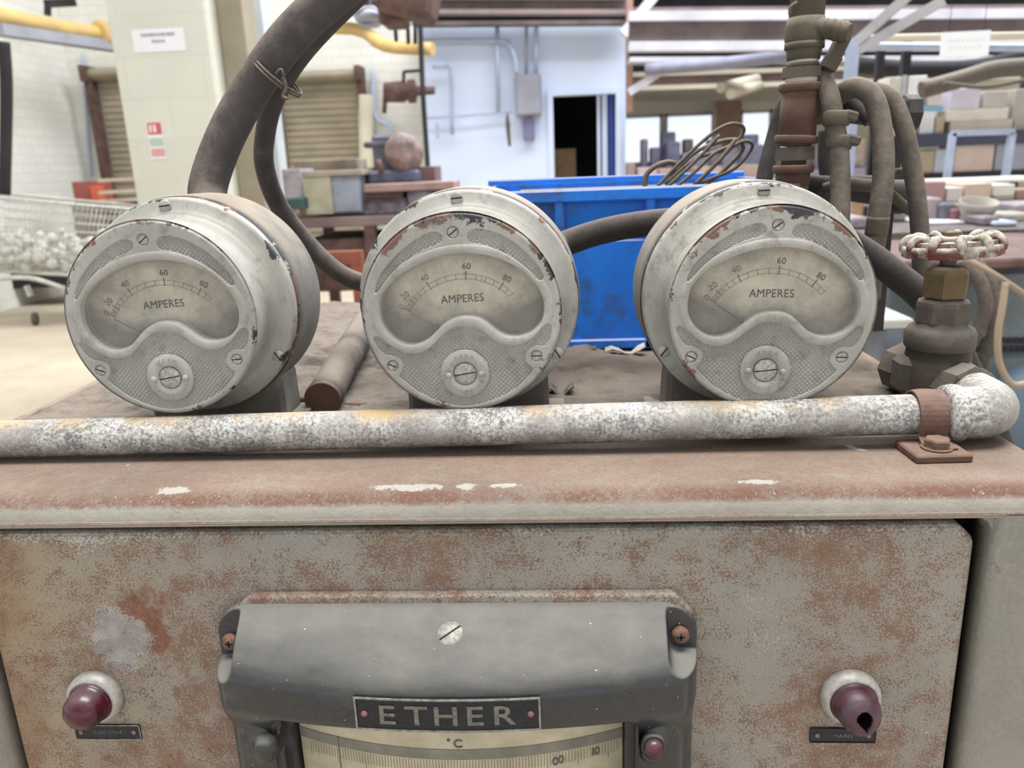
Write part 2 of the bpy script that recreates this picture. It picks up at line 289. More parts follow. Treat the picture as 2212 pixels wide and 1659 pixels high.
# ------------------------------------------------------------------ mesh helpers
class MB:
    def __init__(s): s.v = []; s.f = []; s.sm = []
    def add(s, vs, fs, smooth=False):
        b = len(s.v); s.v += [tuple(v) for v in vs]; s.f += [tuple(i+b for i in f) for f in fs]; s.sm += [smooth]*len(fs); return s
    def box(s, c, d, rot=None, bev=0.0):
        hx, hy, hz = d[0]/2, d[1]/2, d[2]/2; c = Vector(c)
        if bev <= 0:
            vs = [Vector((x*hx, y*hy, z*hz)) for x in (-1, 1) for y in (-1, 1) for z in (-1, 1)]
            fs = [(0, 1, 3, 2), (4, 6, 7, 5), (0, 4, 5, 1), (2, 3, 7, 6), (0, 2, 6, 4), (1, 5, 7, 3)]
        else:
            b = min(bev, hx*.9, hy*.9, hz*.9); vs = []; idx = {}
            for x in (-1, 1):
                for y in (-1, 1):
                    for z in (-1, 1):
                        for k, p in enumerate(((x*hx, y*(hy-b), z*(hz-b)), (x*(hx-b), y*hy, z*(hz-b)), (x*(hx-b), y*(hy-b), z*hz))):
                            idx[x, y, z, k] = len(vs); vs.append(Vector(p))
            fs = []
            for sgn in (-1, 1):
                for k in range(3):
                    q = []
                    for (a, bb) in ((-1, -1), (1, -1), (1, 1), (-1, 1)):
                        key = [a, bb]; key.insert(k, sgn); q.append(idx[key[0], key[1], key[2], k])
                    fs.append(q if (sgn == 1) != (k == 1) else q[::-1])
            for k in range(3):
                o = [i for i in range(3) if i != k]
                for a in (-1, 1):
                    for b2 in (-1, 1):
                        ks = []
                        for e in (-1, 1):
                            key = [0, 0, 0]; key[k] = e; key[o[0]] = a; key[o[1]] = b2; ks.append(tuple(key))
                        q = [idx[ks[0]+(o[0],)], idx[ks[0]+(o[1],)], idx[ks[1]+(o[1],)], idx[ks[1]+(o[0],)]]; fs.append(q)
            for x in (-1, 1):
                for y in (-1, 1):
                    for z in (-1, 1): fs.append([idx[x, y, z, k] for k in range(3)])
            for i, f in enumerate(fs):
                p = [vs[j] for j in f]; nn = (p[1]-p[0]).cross(p[2]-p[0]); ce = sum(p, Vector())/len(p)
                if nn.dot(ce) < 0: fs[i] = f[::-1]
        if rot is not None: vs = [rot @ v for v in vs]
        return s.add([c+v for v in vs], fs)
    def lathe(s, prof, base=(0, 0, 0), axis=(0, 0, 1), seg=48, cap=True, smooth=True, hexa=False, sx=1.0):
        base = Vector(base); ax = Vector(axis).normalized()
        u = ax.orthogonal().normalized() if abs(ax.z) < 0.999 else Vector((1, 0, 0))
        w = ax.cross(u); vs = []; fs = []
        for (r, h) in prof:
            for i in range(seg):
                a = 2*math.pi*i/seg; vs.append(base+ax*h+(u*math.cos(a)*sx+w*math.sin(a))*r)
        n_ = len(prof)
        for j in range(n_-1):
            for i in range(seg):
                k = (i+1) % seg; fs.append((j*seg+i, j*seg+k, (j+1)*seg+k, (j+1)*seg+i))
        s.add(vs, fs, smooth)
        if cap:
            b = len(s.v)-len(vs)
            for ring, rev in ((0, True), (n_-1, False)):
                if prof[ring][0] > 1e-6:
                    q = [b+ring*seg+i for i in range(seg)]; s.f.append(tuple(q[::-1] if rev else q)); s.sm.append(False)
        return s
    def tube(s, pts, r, seg=12, smooth=True, res=6, closed=False, jit=0.0):
        P = [Vector(p) for p in pts]
        if res > 1 and len(P) > 2:
            Q = []; RR = []; m = len(P); rr = r if isinstance(r, (list, tuple)) else [r]*m
            for i in range(m if closed else m-1):
                if closed: a, b, c, d = P[i-1], P[i], P[(i+1) % m], P[(i+2) % m]
                else: a, b, c, d = P[max(i-1, 0)], P[i], P[i+1], P[min(i+2, m-1)]
                for k in range(res):
                    t = k/res
                    Q.append(0.5*((2*b)+(c-a)*t+(2*a-5*b+4*c-d)*t*t+(3*b-a-3*c+d)*t**3)); RR.append(rr[i]*(1-t)+rr[(i+1) % m]*t)
            if not closed: Q.append(P[-1]); RR.append(rr[-1])
            P, r = Q, RR
        if not isinstance(r, (list, tuple)): r = [r]*len(P)
        m = len(P); vs = []; fs = []; T0 = (P[1]-P[0]).normalized(); U = T0.orthogonal().normalized()
        for i in range(m):
            if closed: T = (P[(i+1) % m]-P[i-1]).normalized()
            else: T = (P[min(i+1, m-1)]-P[max(i-1, 0)]).normalized()
            U = (U-T*U.dot(T)).normalized(); V = T.cross(U)
            for k in range(seg):
                a = 2*math.pi*k/seg; rad = r[i]*(1+(random.uniform(-jit, jit) if jit else 0)); vs.append(P[i]+(U*math.cos(a)+V*math.sin(a))*rad)
        for i in range(m if closed else m-1):
            j = (i+1) % m
            for k in range(seg):
                l = (k+1) % seg; fs.append((i*seg+k, i*seg+l, j*seg+l, j*seg+k))
        s.add(vs, fs, smooth)
        if not closed:
            b = len(s.v)-len(vs); s.f.append(tuple(b+k for k in range(seg))[::-1]); s.sm.append(False)
            s.f.append(tuple(b+(m-1)*seg+k for k in range(seg))); s.sm.append(False)
        return s
    def bar(s, a, b, w, h=None, up=(0, 0, 1)):
        a, b = Vector(a), Vector(b); T = b-a; L = T.length; T.normalize(); h = h or w
        U = Vector(up).cross(T)
        if U.length < 1e-4: U = Vector((1, 0, 0))
        U.normalize(); V = T.cross(U)
        rot = Matrix((U, T, V)).transposed()
        return s.box((a+b)/2, (w, L, h), rot)
    def prism(s, pts, f0, f1):          # polygon pts (2D) -> 3D through f0/f1 callables
        n_ = len(pts); s.add([f0(p) for p in pts]+[f1(p) for p in pts], [tuple(range(n_))[::-1], tuple(range(n_, 2*n_))]+[(i, (i+1) % n_, n_+(i+1) % n_, n_+i) for i in range(n_)]); return s
    def build(s, name, mat, parent=None, origin=None, bevel=0.0, **tags):
        o_ = Vector((0, 0, 0))
        if parent is not None: o_ = root_of(parent).location
        elif origin is not None: o_ = Vector(origin)
        me = bpy.data.meshes.new(name); va = np.array(s.v, dtype=float)-np.array(o_)
        me.from_pydata(va.tolist(), [], s.f); me.polygons.foreach_set('use_smooth', s.sm); me.update()
        me.materials.append(mat if not isinstance(mat, str) else M[mat])
        ob = bpy.data.objects.new(name, me); COL.objects.link(ob)
        if parent is not None: ob.parent = parent
        elif origin is not None: ob.location = origin
        if bevel:
            b = ob.modifiers.new('bevel', 'BEVEL'); b.width = bevel; b.segments = 3; b.limit_method = 'ANGLE'
        for k, v in tags.items(): ob[k] = v
        return ob
def root_of(o):
    while o.parent is not None: o = o.parent
    return o
def thing(name, label, cat, loc=(0, 0, 0), group=None):
    o = bpy.data.objects.new(name, None); o.empty_display_size = 0.02; COL.objects.link(o); o.location = loc
    o['label'] = label; o['category'] = cat
    if group: o['group'] = group
    return o
def tag(o, label, cat, group=None, kind=None):
    o['label'] = label; o['category'] = cat
    if group: o['group'] = group
    if kind: o['kind'] = kind
    return o
def single(name, mb, mat, label, cat, group=None, kind=None, bevel=0.0):   # origin at the mesh's base
    v = np.array(mb.v); lo = v.min(0); hi = v.max(0)
    return tag(mb.build(name, mat, origin=((lo[0]+hi[0])/2, (lo[1]+hi[1])/2, lo[2]), bevel=bevel), label, cat, group, kind)
def struct(name, mb, mat, bevel=0.0): 
    o = mb.build(name, mat, bevel=bevel); o['kind'] = 'structure'; return o
def copy_tree(o, parent=None):
    c = o.copy(); COL.objects.link(c); c.parent = parent
    for ch in list(o.children): copy_tree(ch, c)
    return c
_tc = {}
def text_geo(body, size, extrude=0.0002, bold=0.0, sx=1.0):
    k = (body, size, extrude, bold, sx)
    if k not in _tc:
        cu = bpy.data.curves.new('txt', 'FONT'); cu.body = body; cu.size = size; cu.extrude = extrude; cu.offset = bold
        cu.align_x = 'CENTER'; cu.align_y = 'CENTER'; cu.resolution_u = 4; cu.space_character = 1.05
        ob = bpy.data.objects.new('txt', cu); me = ob.to_mesh()
        vs = [(v.co.x*sx, v.co.y, v.co.z) for v in me.vertices]; fs = [tuple(p.vertices) for p in me.polygons]
        ob.to_mesh_clear(); bpy.data.objects.remove(ob); bpy.data.curves.remove(cu)
        xs = [v[0] for v in vs]; ys = [v[1] for v in vs]; cx = (min(xs)+max(xs))/2; cy = (min(ys)+max(ys))/2
        _tc[k] = ([(x-cx, y-cy, z) for x, y, z in vs], fs)
    return _tc[k]
def facing(c, ang=0.0, yo=0.0):          # maps text x,y,z -> world facing the viewer (-Y)
    ca, sa = math.cos(ang), math.sin(ang); c = Vector(c)
    return lambda v: c+Vector((v[0]*ca-v[1]*sa, -v[2]+yo, v[0]*sa+v[1]*ca))
def put_text(mb, geo, fn): mb.add([fn(v) for v in geo[0]], geo[1]); return mb
def catmull(P, res=6):
    P = np.array(P, float); m = len(P); out = []
    for i in range(m):
        a, b, c, d = P[i-1], P[i], P[(i+1) % m], P[(i+2) % m]
        for k in range(res):
            t = k/res; out.append(0.5*((2*b)+(c-a)*t+(2*a-5*b+4*c-d)*t*t+(3*b-a-3*c+d)*t**3))
    return np.array(out)
def sdf(P, X, Z):                          # signed distance to polygon (negative inside)
    d2 = np.full(X.shape, 1e9); ins = np.zeros(X.shape, bool); m = len(P)
    for i in range(m):
        a = P[i]; b = P[(i+1) % m]; e = b-a; L = e.dot(e)+1e-18
        t = np.clip(((X-a[0])*e[0]+(Z-a[1])*e[1])/L, 0, 1)
        d2 = np.minimum(d2, (X-a[0]-t*e[0])**2+(Z-a[1]-t*e[1])**2)
        if a[1] != b[1]:
            cr = ((a[1] > Z) != (b[1] > Z)) & (X < (b[0]-a[0])*(Z-a[1])/(b[1]-a[1])+a[0]); ins ^= cr
    d = np.sqrt(d2); return np.where(ins, -d, d)
def sstep(x, a, b):
    t = np.clip((x-a)/(b-a), 0, 1); return t*t*(3-2*t)
def heightfield(name, X, Z, D, keep, mat, parent, c, smooth=True):   # vertices at (c.x+X, c.y-D, c.z+Z)
    h, w = X.shape; off = root_of(parent).location
    V = np.stack([X+c[0]-off[0], c[1]-D-off[1], Z+c[2]-off[2]], -1).reshape(-1, 3)
    idx = np.arange(h*w).reshape(h, w)
    q = np.stack([idx[:-1, :-1], idx[:-1, 1:], idx[1:, 1:], idx[1:, :-1]], -1).reshape(-1, 4)
    kf = keep[:-1, :-1] & keep[:-1, 1:] & keep[1:, 1:] & keep[1:, :-1]; q = q[kf.reshape(-1)]
    used = np.unique(q); mp = np.full(h*w, -1); mp[used] = np.arange(len(used)); V = V[used]; q = mp[q]
    me = bpy.data.meshes.new(name); me.vertices.add(len(V)); me.vertices.foreach_set('co', V.reshape(-1).astype(np.float32))
    me.loops.add(len(q)*4); me.loops.foreach_set('vertex_index', q.reshape(-1).astype(np.int32))
    me.polygons.add(len(q)); me.polygons.foreach_set('loop_start', np.arange(0, len(q)*4, 4, dtype=np.int32))
    me.polygons.foreach_set('use_smooth', [smooth]*len(q)); me.update(calc_edges=True); me.validate()
    me.materials.append(M[mat]); o = bpy.data.objects.new(name, me); COL.objects.link(o); o.parent = parent
    return o
def screw_head(mb_head, mb_slot, c, r, h, ang, axis_y=-1, dome=0.3):
    c = Vector(c)
    mb_head.lathe([(r, 0), (r, h*0.7), (r*0.9, h), (r*0.6, h*(1+dome)), (0.0001, h*(1+dome*1.2))], c, (0, -1, 0), 28)
    rot = Matrix.Rotation(-ang, 3, 'Y')
    mb_slot.box(c+Vector((0, -h*(1+dome*0.9), 0)), (r*1.8, h*0.5, r*0.2), rot)

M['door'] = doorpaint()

# ------------------------------------------------------------------ control cabinet
ZT = 1.083; YD = 0.5
cab = thing('control_cabinet', 'large beige grey steel control cabinet with rust speckled door, in the foreground', 'cabinet', CAB)
XL, XR, YF, YB = -0.522, 0.339, 0.4955, 1.25
arc = lambda cy, cz, r, a0, a1, k=8: [(cy+r*math.cos(R_(a0+(a1-a0)*i/k)), cz+r*math.sin(R_(a0+(a1-a0)*i/k))) for i in range(k+1)]
prof = [(YB, ZT)]+arc(YF+0.020, ZT-0.020, 0.020, 90, 180, 10)+arc(YF+0.0035, 1.0637, 0.0035, 180, 270, 4)+[(YF+0.012, 1.0602), (YF+0.012, 1.066), (YB, 1.066)]
lip = MB(); nx = 60; xs = [XL+(XR-XL)*i/nx for i in range(nx+1)]; m_ = len(prof)
for pr, sm in ((prof[:-2], True), ([prof[-3], prof[-2], prof[-1], prof[0]], False)):
    k_ = len(pr); lip.add([(x, y, z) for x in xs for y, z in pr], [(i*k_+j, i*k_+j+1, (i+1)*k_+j+1, (i+1)*k_+j) for i in range(nx) for j in range(k_-1)], sm)
lip.add([(XL, y, z) for y, z in prof], [tuple(range(m_))]); lip.add([(XR, y, z) for y, z in prof], [tuple(range(m_))[::-1]])
o = lip.build('top_panel', 'lip', cab)
def post(x0, x1, name):
    r = 0.011; pts = arc(x0+0.006, YF+0.006, 0.006, 270, 180, 4)[::-1]
    pts = [(x0, YF+0.03)]+arc(x0+0.006, YF+0.006, 0.006, 180, 270, 4)+arc(x1-r, YF+r, r, 270, 360, 6)+[(x1, YF+0.03)]
    mb = MB(); n_ = len(pts); zz = [0.0, 0.5, 0.8, 1.0, 1.064]
    vs = [(x, y, z) for z in zz for x, y in pts]
    mb.add(vs, [(k*n_+i, k*n_+i+1, (k+1)*n_+i+1, (k+1)*n_+i) for k in range(len(zz)-1) for i in range(n_-1)]+[(k*n_+n_-1, k*n_, (k+1)*n_, (k+1)*n_+n_-1) for k in range(len(zz)-1)], True)
    return mb.build(name, 'frame', cab)
post(0.2875, XR, 'frame_post'); post(XL, -0.441, 'frame_post')
co = MB(); co.prism([(0.2700, 1.0640), (0.2880, 1.0640), (0.2880, 1.0450), (0.2870, 1.0520), (0.2845, 1.0570), (0.2800, 1.0595), (0.2700, 1.0602)], lambda p: (p[0], YF+0.004, p[1]), lambda p: (p[0], YF+0.02, p[1]))
co.build('corner_fillet', 'frame', cab)
mb = MB(); mb.box((-0.09, YF+0.05, 0.53), (0.80, 0.006, 1.05)); mb.build('gap_shade_panel', 'gap', cab)  # near-black panel paints the shade in the gaps around the door
mb = MB(); mb.box((XR-0.002, 0.89, 0.535), (0.004, 0.72, 1.06)); mb.box((XL+0.002, 0.89, 0.535), (0.004, 0.72, 1.06)); mb.box((-0.09, YB-0.002, 0.535), (0.85, 0.004, 1.06)); mb.build('side_panels', 'frame', cab)
mb = MB(); c = 0.012
pts = [(-0.433, 0.08), (0.279, 0.08), (0.279, 1.0545-c), (0.279-c, 1.0545), (-0.433, 1.0545)]
mb.prism(pts, lambda p: (p[0], YD, p[1]), lambda p: (p[0], YD+0.022, p[1]))
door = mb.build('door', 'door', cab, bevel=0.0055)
for p in door.data.polygons: p.use_smooth = False

# dirt lying on top of the cabinet: one uncountable heap
xs = np.linspace(-0.512, 0.330, 280); ys = np.linspace(0.635, 1.235, 200); X, Y = np.meshgrid(xs, ys)
Hh = np.zeros_like(X)
for i in range(X.shape[0]):
    for j in range(X.shape[1]):
        p = Vector((X[i, j], Y[i, j], 0))
        a = mnoise.fractal(p*14, 0.9, 2.0, 5); b = mnoise.noise(p*90)
        e = min(1, (Y[i, j]-0.635)/0.06, (X[i, j]+0.512)/0.02+0.15, (0.33-X[i, j])/0.02+0.15)
        extra = 0.022*math.exp(-((X[i, j]+0.36)/0.09)**2-((Y[i, j]-1.02)/0.2)**2)+0.012*math.exp(-((X[i, j]-0.26)/0.06)**2-((Y[i, j]-0.85)/0.1)**2)
        Hh[i, j] = max(0.0003, e*(0.005+0.008*a+0.0022*b+0.0010*mnoise.noise(p*260)+extra))
mb = MB(); hh, ww = X.shape
mb.add([(X[i, j], Y[i, j], ZT+Hh[i, j]) for i in range(hh) for j in range(ww)], [(i*ww+j, i*ww+j+1, (i+1)*ww+j+1, (i+1)*ww+j) for i in range(hh-1) for j in range(ww-1)], True)
single('dirt_layer', mb, 'dirt', 'thick layer of brown grey dirt and dust lying on top of the cabinet', 'dirt', kind='stuff')
def flake(px, py, w, d, mat, label, name='debris_flake', lift=0.006):
    p = atz(px, py, ZT+lift); mb = MB(); n_ = 7; vs = []
    for i in range(n_):
        for j in range(3): vs.append(p+Vector(((i/(n_-1)-0.5)*w, (j/2-0.5)*d, random.uniform(0, 0.004)+0.004*math.sin(i*1.3))))
    mb.add(vs, [(i*3+j, (i+1)*3+j, (i+1)*3+j+1, i*3+j+1) for i in range(n_-1) for j in range(2)])
    o = single(name, mb, mat, label, 'debris'); s = o.modifiers.new('thick', 'SOLIDIFY'); s.thickness = 0.0012
M['flake'] = simple('pale_flake', lin(176, 168, 154), 0.8, 0, 0.2, 60)
M['darkflake'] = simple('dark_flake', lin(92, 84, 76), 0.8, 0, 0.2, 60)
flake(1350, 758, 0.045, 0.014, 'flake', 'pale curled paint flake lying against the bottom of the blue crate')
flake(1240, 760, 0.05, 0.02, 'darkflake', 'dark curled scrap between the middle ammeter and the blue crate')
flake(1205, 845, 0.03, 0.02, 'darkflake', 'dark lump of debris just right of the middle ammeter base')

# ------------------------------------------------------------------ galvanised pipe, elbow, clamp, gate valve
PL = at(0, 949, 0.582); PM = Vector((0.0, 0.582, 1.1035)); PE = at(2040, 893, 0.582)
PZ = lambda x: PL.z+(PE.z-PL.z)*(x-PL.x)/(PE.x-PL.x)
mb = MB(); P0 = Vector((-0.60, 0.582, PZ(-0.60)))
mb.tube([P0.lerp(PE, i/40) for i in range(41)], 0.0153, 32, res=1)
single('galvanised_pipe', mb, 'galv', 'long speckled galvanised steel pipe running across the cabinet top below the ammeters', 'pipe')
el = thing('pipe_elbow', 'speckled galvanised elbow fitting turning the long pipe towards the gate valve', 'pipe fitting', PE+Vector((0.03, 0.01, -0.018)))
E1 = at(2118, 884, 0.590); V0 = Vector((PE.x+0.006, 0.668, PE.z+0.002))
mb = MB(); Ec = PE+Vector((0.034, 0.004, 0.0))
mb.tube([PE+Vector((0.004, 0, 0)), PE+Vector((0.014, 0, 0))]+[PE+Vector((0.018+0.024*math.sin(a), 0.024-0.024*math.cos(a), 0)) for a in [math.pi/2*i/10 for i in range(11)]]+[PE+Vector((0.042, 0.036, 0)), PE+Vector((0.042, 0.052, 0))], 0.0198, 32, res=1)
mb.build('elbow_body', 'galv', el)
mb = MB(); mb.lathe([(0.0158, -0.006), (0.0215, -0.004), (0.0222, 0.001), (0.0215, 0.006), (0.019, 0.008)], PE+Vector((0.004, 0, 0)), (1, 0, 0), 32); mb.build('collar_bead', 'galv', el)
mb = MB(); mb.lathe([(0.0158, -0.006), (0.0215, -0.004), (0.0222, 0.001), (0.0215, 0.006), (0.019, 0.008)], PE+Vector((0.043, 0.048, 0)), (-0.1, 1, 0), 32); mb.build('collar_bead', 'dirt', el)

cx = at(1998, 890, 0.582).x; cz = PZ(cx)
cl = thing('pipe_clamp', 'rusty brown strap clamp bolted over the right end of the galvanised pipe', 'clamp', (cx, 0.57, ZT))
mb = MB(); w = 0.0105; n_ = 22; vs = []
path = [(0.582+0.0168*math.cos(a), cz+0.0168*math.sin(a)) for a in [R_(-60+260*i/n_) for i in range(n_+1)]]+[(0.5655, ZT+0.010), (0.560, ZT+0.0065), (0.549, ZT+0.0062)]
for t in (0.0, 0.0016):
    for i, (y, z) in enumerate(path):
        dy, dz = y-0.582, z-cz; L = math.hypot(dy, dz); k = 1+t/L if i <= n_ else 1
        for x in (-w, -w*0.3, w*0.3, w):
            rib = 0.0008 if abs(x) < w*0.5 else 0
            vs.append((cx+x, 0.582+dy*(k+rib/L), (cz+dz*(k+rib/L)) if i <= n_ else z+t))
m_ = len(path); q = []
for s_ in (0, 1):
    for i in range(m_-1):
        for j in range(3): b = s_*m_*4; q.append((b+i*4+j, b+i*4+j+1, b+(i+1)*4+j+1, b+(i+1)*4+j))
for i in range(m_-1):
    for j in (0, 3): q.append((i*4+j, (i+1)*4+j, m_*4+(i+1)*4+j, m_*4+i*4+j))
q.append((4*(m_-1), 4*(m_-1)+3, m_*4+4*(m_-1)+3, m_*4+4*(m_-1)))
mb.add(vs, q, False); mb.build('strap', 'strap', cl)
bp = atz(1996, 968, ZT)
mb = MB(); mb.box((bp.x, 0.5575, ZT+0.003), (0.040, 0.036, 0.006), Matrix.Rotation(R_(2), 3, 'Z'), 0.0012); mb.build('base_plate', 'strap', cl)
mb = MB(); mb.lathe([(0.0092, 0), (0.0092, 0.005), (0.0083, 0.0062), (0.0001, 0.0062)], (bp.x+0.001, 0.5545, ZT+0.0075), (0, 0, 1), 6, smooth=False); mb.lathe([(0.0108, 0), (0.0108, 0.0015)], (bp.x+0.001, 0.5545, ZT+0.006), (0, 0, 1), 24)
mb.build('bolt', 'strap', cl)

gvp = at(2022, 800, 0.668)
VX, VY = gvp.x, 0.668
vz = lambda py, Y=VY: at(2022, py, Y).z
gv = thing('gate_valve', 'dusty brass gate valve with pale eight-lobed handwheel at the right of the cabinet', 'valve', (VX, VY, ZT))
zb = PE.z+0.002
mb = MB()
mb.lathe([(0.016, zb-0.030), (0.024, zb-0.022), (0.0265, zb-0.006), (0.0268, zb+0.018), (0.0255, zb+0.030), (0.0265, vz(752)), (0.0285, vz(746)), (0.0288, vz(718)), (0.026, vz(706)), (0.021, vz(700)), (0.020, vz(692))], (VX, VY, 0), (0, 0, 1), 40, sx=0.95)
mb.lathe([(0.017, -0.050), (0.0225, -0.048), (0.0225, -0.030), (0.019, -0.022), (0.019, 0.022), (0.0225, 0.030), (0.0225, 0.044), (0.017, 0.046)], (VX+0.0, VY, zb), (0.22, -1, 0), 8, smooth=False)
mb.box((VX-0.024, VY+0.006, zb+0.004), (0.014, 0.03, 0.034), None, 0.006)
mb.tube([(VX, VY, zb), (VX+0.010, VY-0.02, zb), (PE.x+0.042, PE.y+0.045, PE.z)], [0.020, 0.021, 0.0185], 20, res=3)
mb.build('valve_body', 'brass', gv)
mb = MB(); z0, z1 = vz(693), vz(648)
mb.lathe([(0.014, z0-0.003), (0.0215, z0), (0.0215, z1-0.004), (0.0205, z1-0.001), (0.016, z1+0.001)], (VX, VY, 0), (0, 0, 1), 8, smooth=False); mb.build('bonnet_nut', 'brass', gv)
mb = MB(); z0, z1 = vz(640), vz(578)
mb.lathe([(0.013, vz(650)), (0.0135, z0-0.001), (0.0175, z0), (0.0182, z0+0.008), (0.0182, z1-0.005), (0.016, z1-0.001), (0.011, z1+0.001)], (VX, VY, 0), (0, 0, 1), 6, smooth=False); mb.build('packing_nut', 'brass2', gv)
mb = MB(); zw = at(2027, 545, VY).z
mb.lathe([(0.006, z1-0.002), (0.0062, zw-0.006), (0.0085, zw-0.004), (0.0085, zw+0.002)], (VX, VY, 0), (0, 0, 1), 20); mb.build('stem', 'brass', gv)
mb = MB(); Rw = at(2130, 520, VY).x-at(2027, 520, VY).x
wax = Vector((-0.045, 0.03, 1)).normalized(); wc = Vector((VX+0.002, VY, zw+0.004))
wu = wax.cross(Vector((0, 1, 0))).normalized(); wv = wax.cross(wu)
P = lambda r, a, h: wc+wu*(r*math.cos(a))+wv*(r*math.sin(a))+wax*h
n_ = 132; prof = [(-0.0042, -0.0062), (-0.0006, -0.0070), (0.0014, -0.0058), (0.0020, 0.0002), (0.0012, 0.0024), (-0.0024, 0.0024), (-0.0042, 0.0010), (-0.0046, -0.0030)]
vs = []
for i in range(n_):
    a = 2*math.pi*i/n_
    for dr, h in prof: vs.append(P(Rw-0.002+dr, a, h))
mb.add(vs, [(i*8+j, i*8+(j+1) % 8, ((i+1) % n_)*8+(j+1) % 8, ((i+1) % n_)*8+j) for i in range(n_) for j in range(8)], True)
for i in range(11):                       # rounded finger lobes rising from the rim
    a = 2*math.pi*(i+0.3)/11; w_ = 0.16
    mb.tube([P(Rw-0.0025, a, -0.002), P(Rw-0.0022, a, 0.0038), P(Rw-0.0065, a, 0.0078), P(Rw-0.013, a, 0.0072), P(Rw*0.54, a, 0.0045)], [0.0036, 0.0038, 0.0038, 0.0034, 0.0030], 10)
for i in range(5):
    a = 2*math.pi*(i+0.1)/5; mb.tube([P(Rw*0.54, a, 0.004), P(0.010, a, 0.0055)], 0.0036, 8, res=1)
mb.lathe([(0.0095, -0.004), (0.014, 0.0), (0.0145, 0.0065), (0.012, 0.0085), (0.0075, 0.009)], wc, wax, 24)
n_ = 48; rr = Rw*0.72; vs = []
for i in range(n_):
    a = 2*math.pi*i/n_
    for dr, h in ((-0.0065, 0.0005), (0.0065, 0.0005), (0.0065, 0.0058), (-0.0065, 0.0058)): vs.append(P(rr+dr, a, h))
mb.add(vs, [(i*4+j, i*4+(j+1) % 4, ((i+1) % n_)*4+(j+1) % 4, ((i+1) % n_)*4+j) for i in range(n_) for j in range(4)])
hw = mb.build('handwheel', 'wheel', gv)
mb = MB(); mb.lathe([(0.0062, 0), (0.0062, 0.0035), (0.004, 0.0045)], wc+wax*0.0085, wax, 6, smooth=False); mb.build('wheel_nut', 'brass2', hw)

# ------------------------------------------------------------------ ammeters
K = 0.0755/660
def tr(L): return [((u-794+0.056*(918-v))*K, -(v-918)*K) for u, v in L]
WIN = catmull(tr([(255,860),(262,795),(300,730),(360,675),(430,628),(520,582),(620,546),(700,530),(790,523),(880,528),(980,548),(1080,585),(1180,643),(1255,712),(1308,785),(1337,860),(1340,930),(1325,990),(1290,1035),(1240,1070),(1180,1086),(1110,1084),(1050,1060),(1000,1020),(950,978),(900,950),(840,938),(780,940),(720,960),(670,992),(620,1040),(570,1083),(510,1110),(450,1115),(390,1098),(330,1055),(280,990),(258,925)]), 4)
RUL = catmull(tr([(225,742),(258,650),(330,560),(420,478),(520,412),(600,380),(650,380),(682,408),(675,442),(640,465),(560,490),(470,540),(380,600),(310,670),(262,738),(237,758)]), 3)
RUR = catmull(tr([(838,430),(848,392),(885,372),(950,378),(1040,408),(1130,460),(1210,530),(1270,590),(1312,650),(1335,700),(1320,724),(1285,712),(1240,660),(1170,600),(1090,545),(1000,500),(920,472),(862,462)]), 3)
RLO = catmull(tr([(200,1052),(232,1042),(280,1075),(340,1122),(400,1158),(470,1170),(540,1158),(600,1118),(650,1068),(700,1028),(760,1003),(830,1000),(890,1012),(950,1048),(1000,1092),(1060,1128),(1130,1143),(1200,1132),(1262,1097),(1310,1045),(1350,1007),(1388,1012),(1393,1055),(1380,1110),(1352,1155),(1300,1158),(1252,1172),(1222,1210),(1222,1250),(1252,1290),(1272,1312),(1230,1375),(1150,1445),(1050,1500),(920,1540),(800,1552),(700,1537),(600,1500),(500,1445),(420,1378),(366,1322),(385,1285),(394,1240),(375,1200),(330,1182),(268,1168),(222,1110)]), 3)
gx = at(994, 678, 0.58); GC = [at(345, 690, 0.58), at(996, 678.5, 0.58), at(1668, 668, 0.58)]
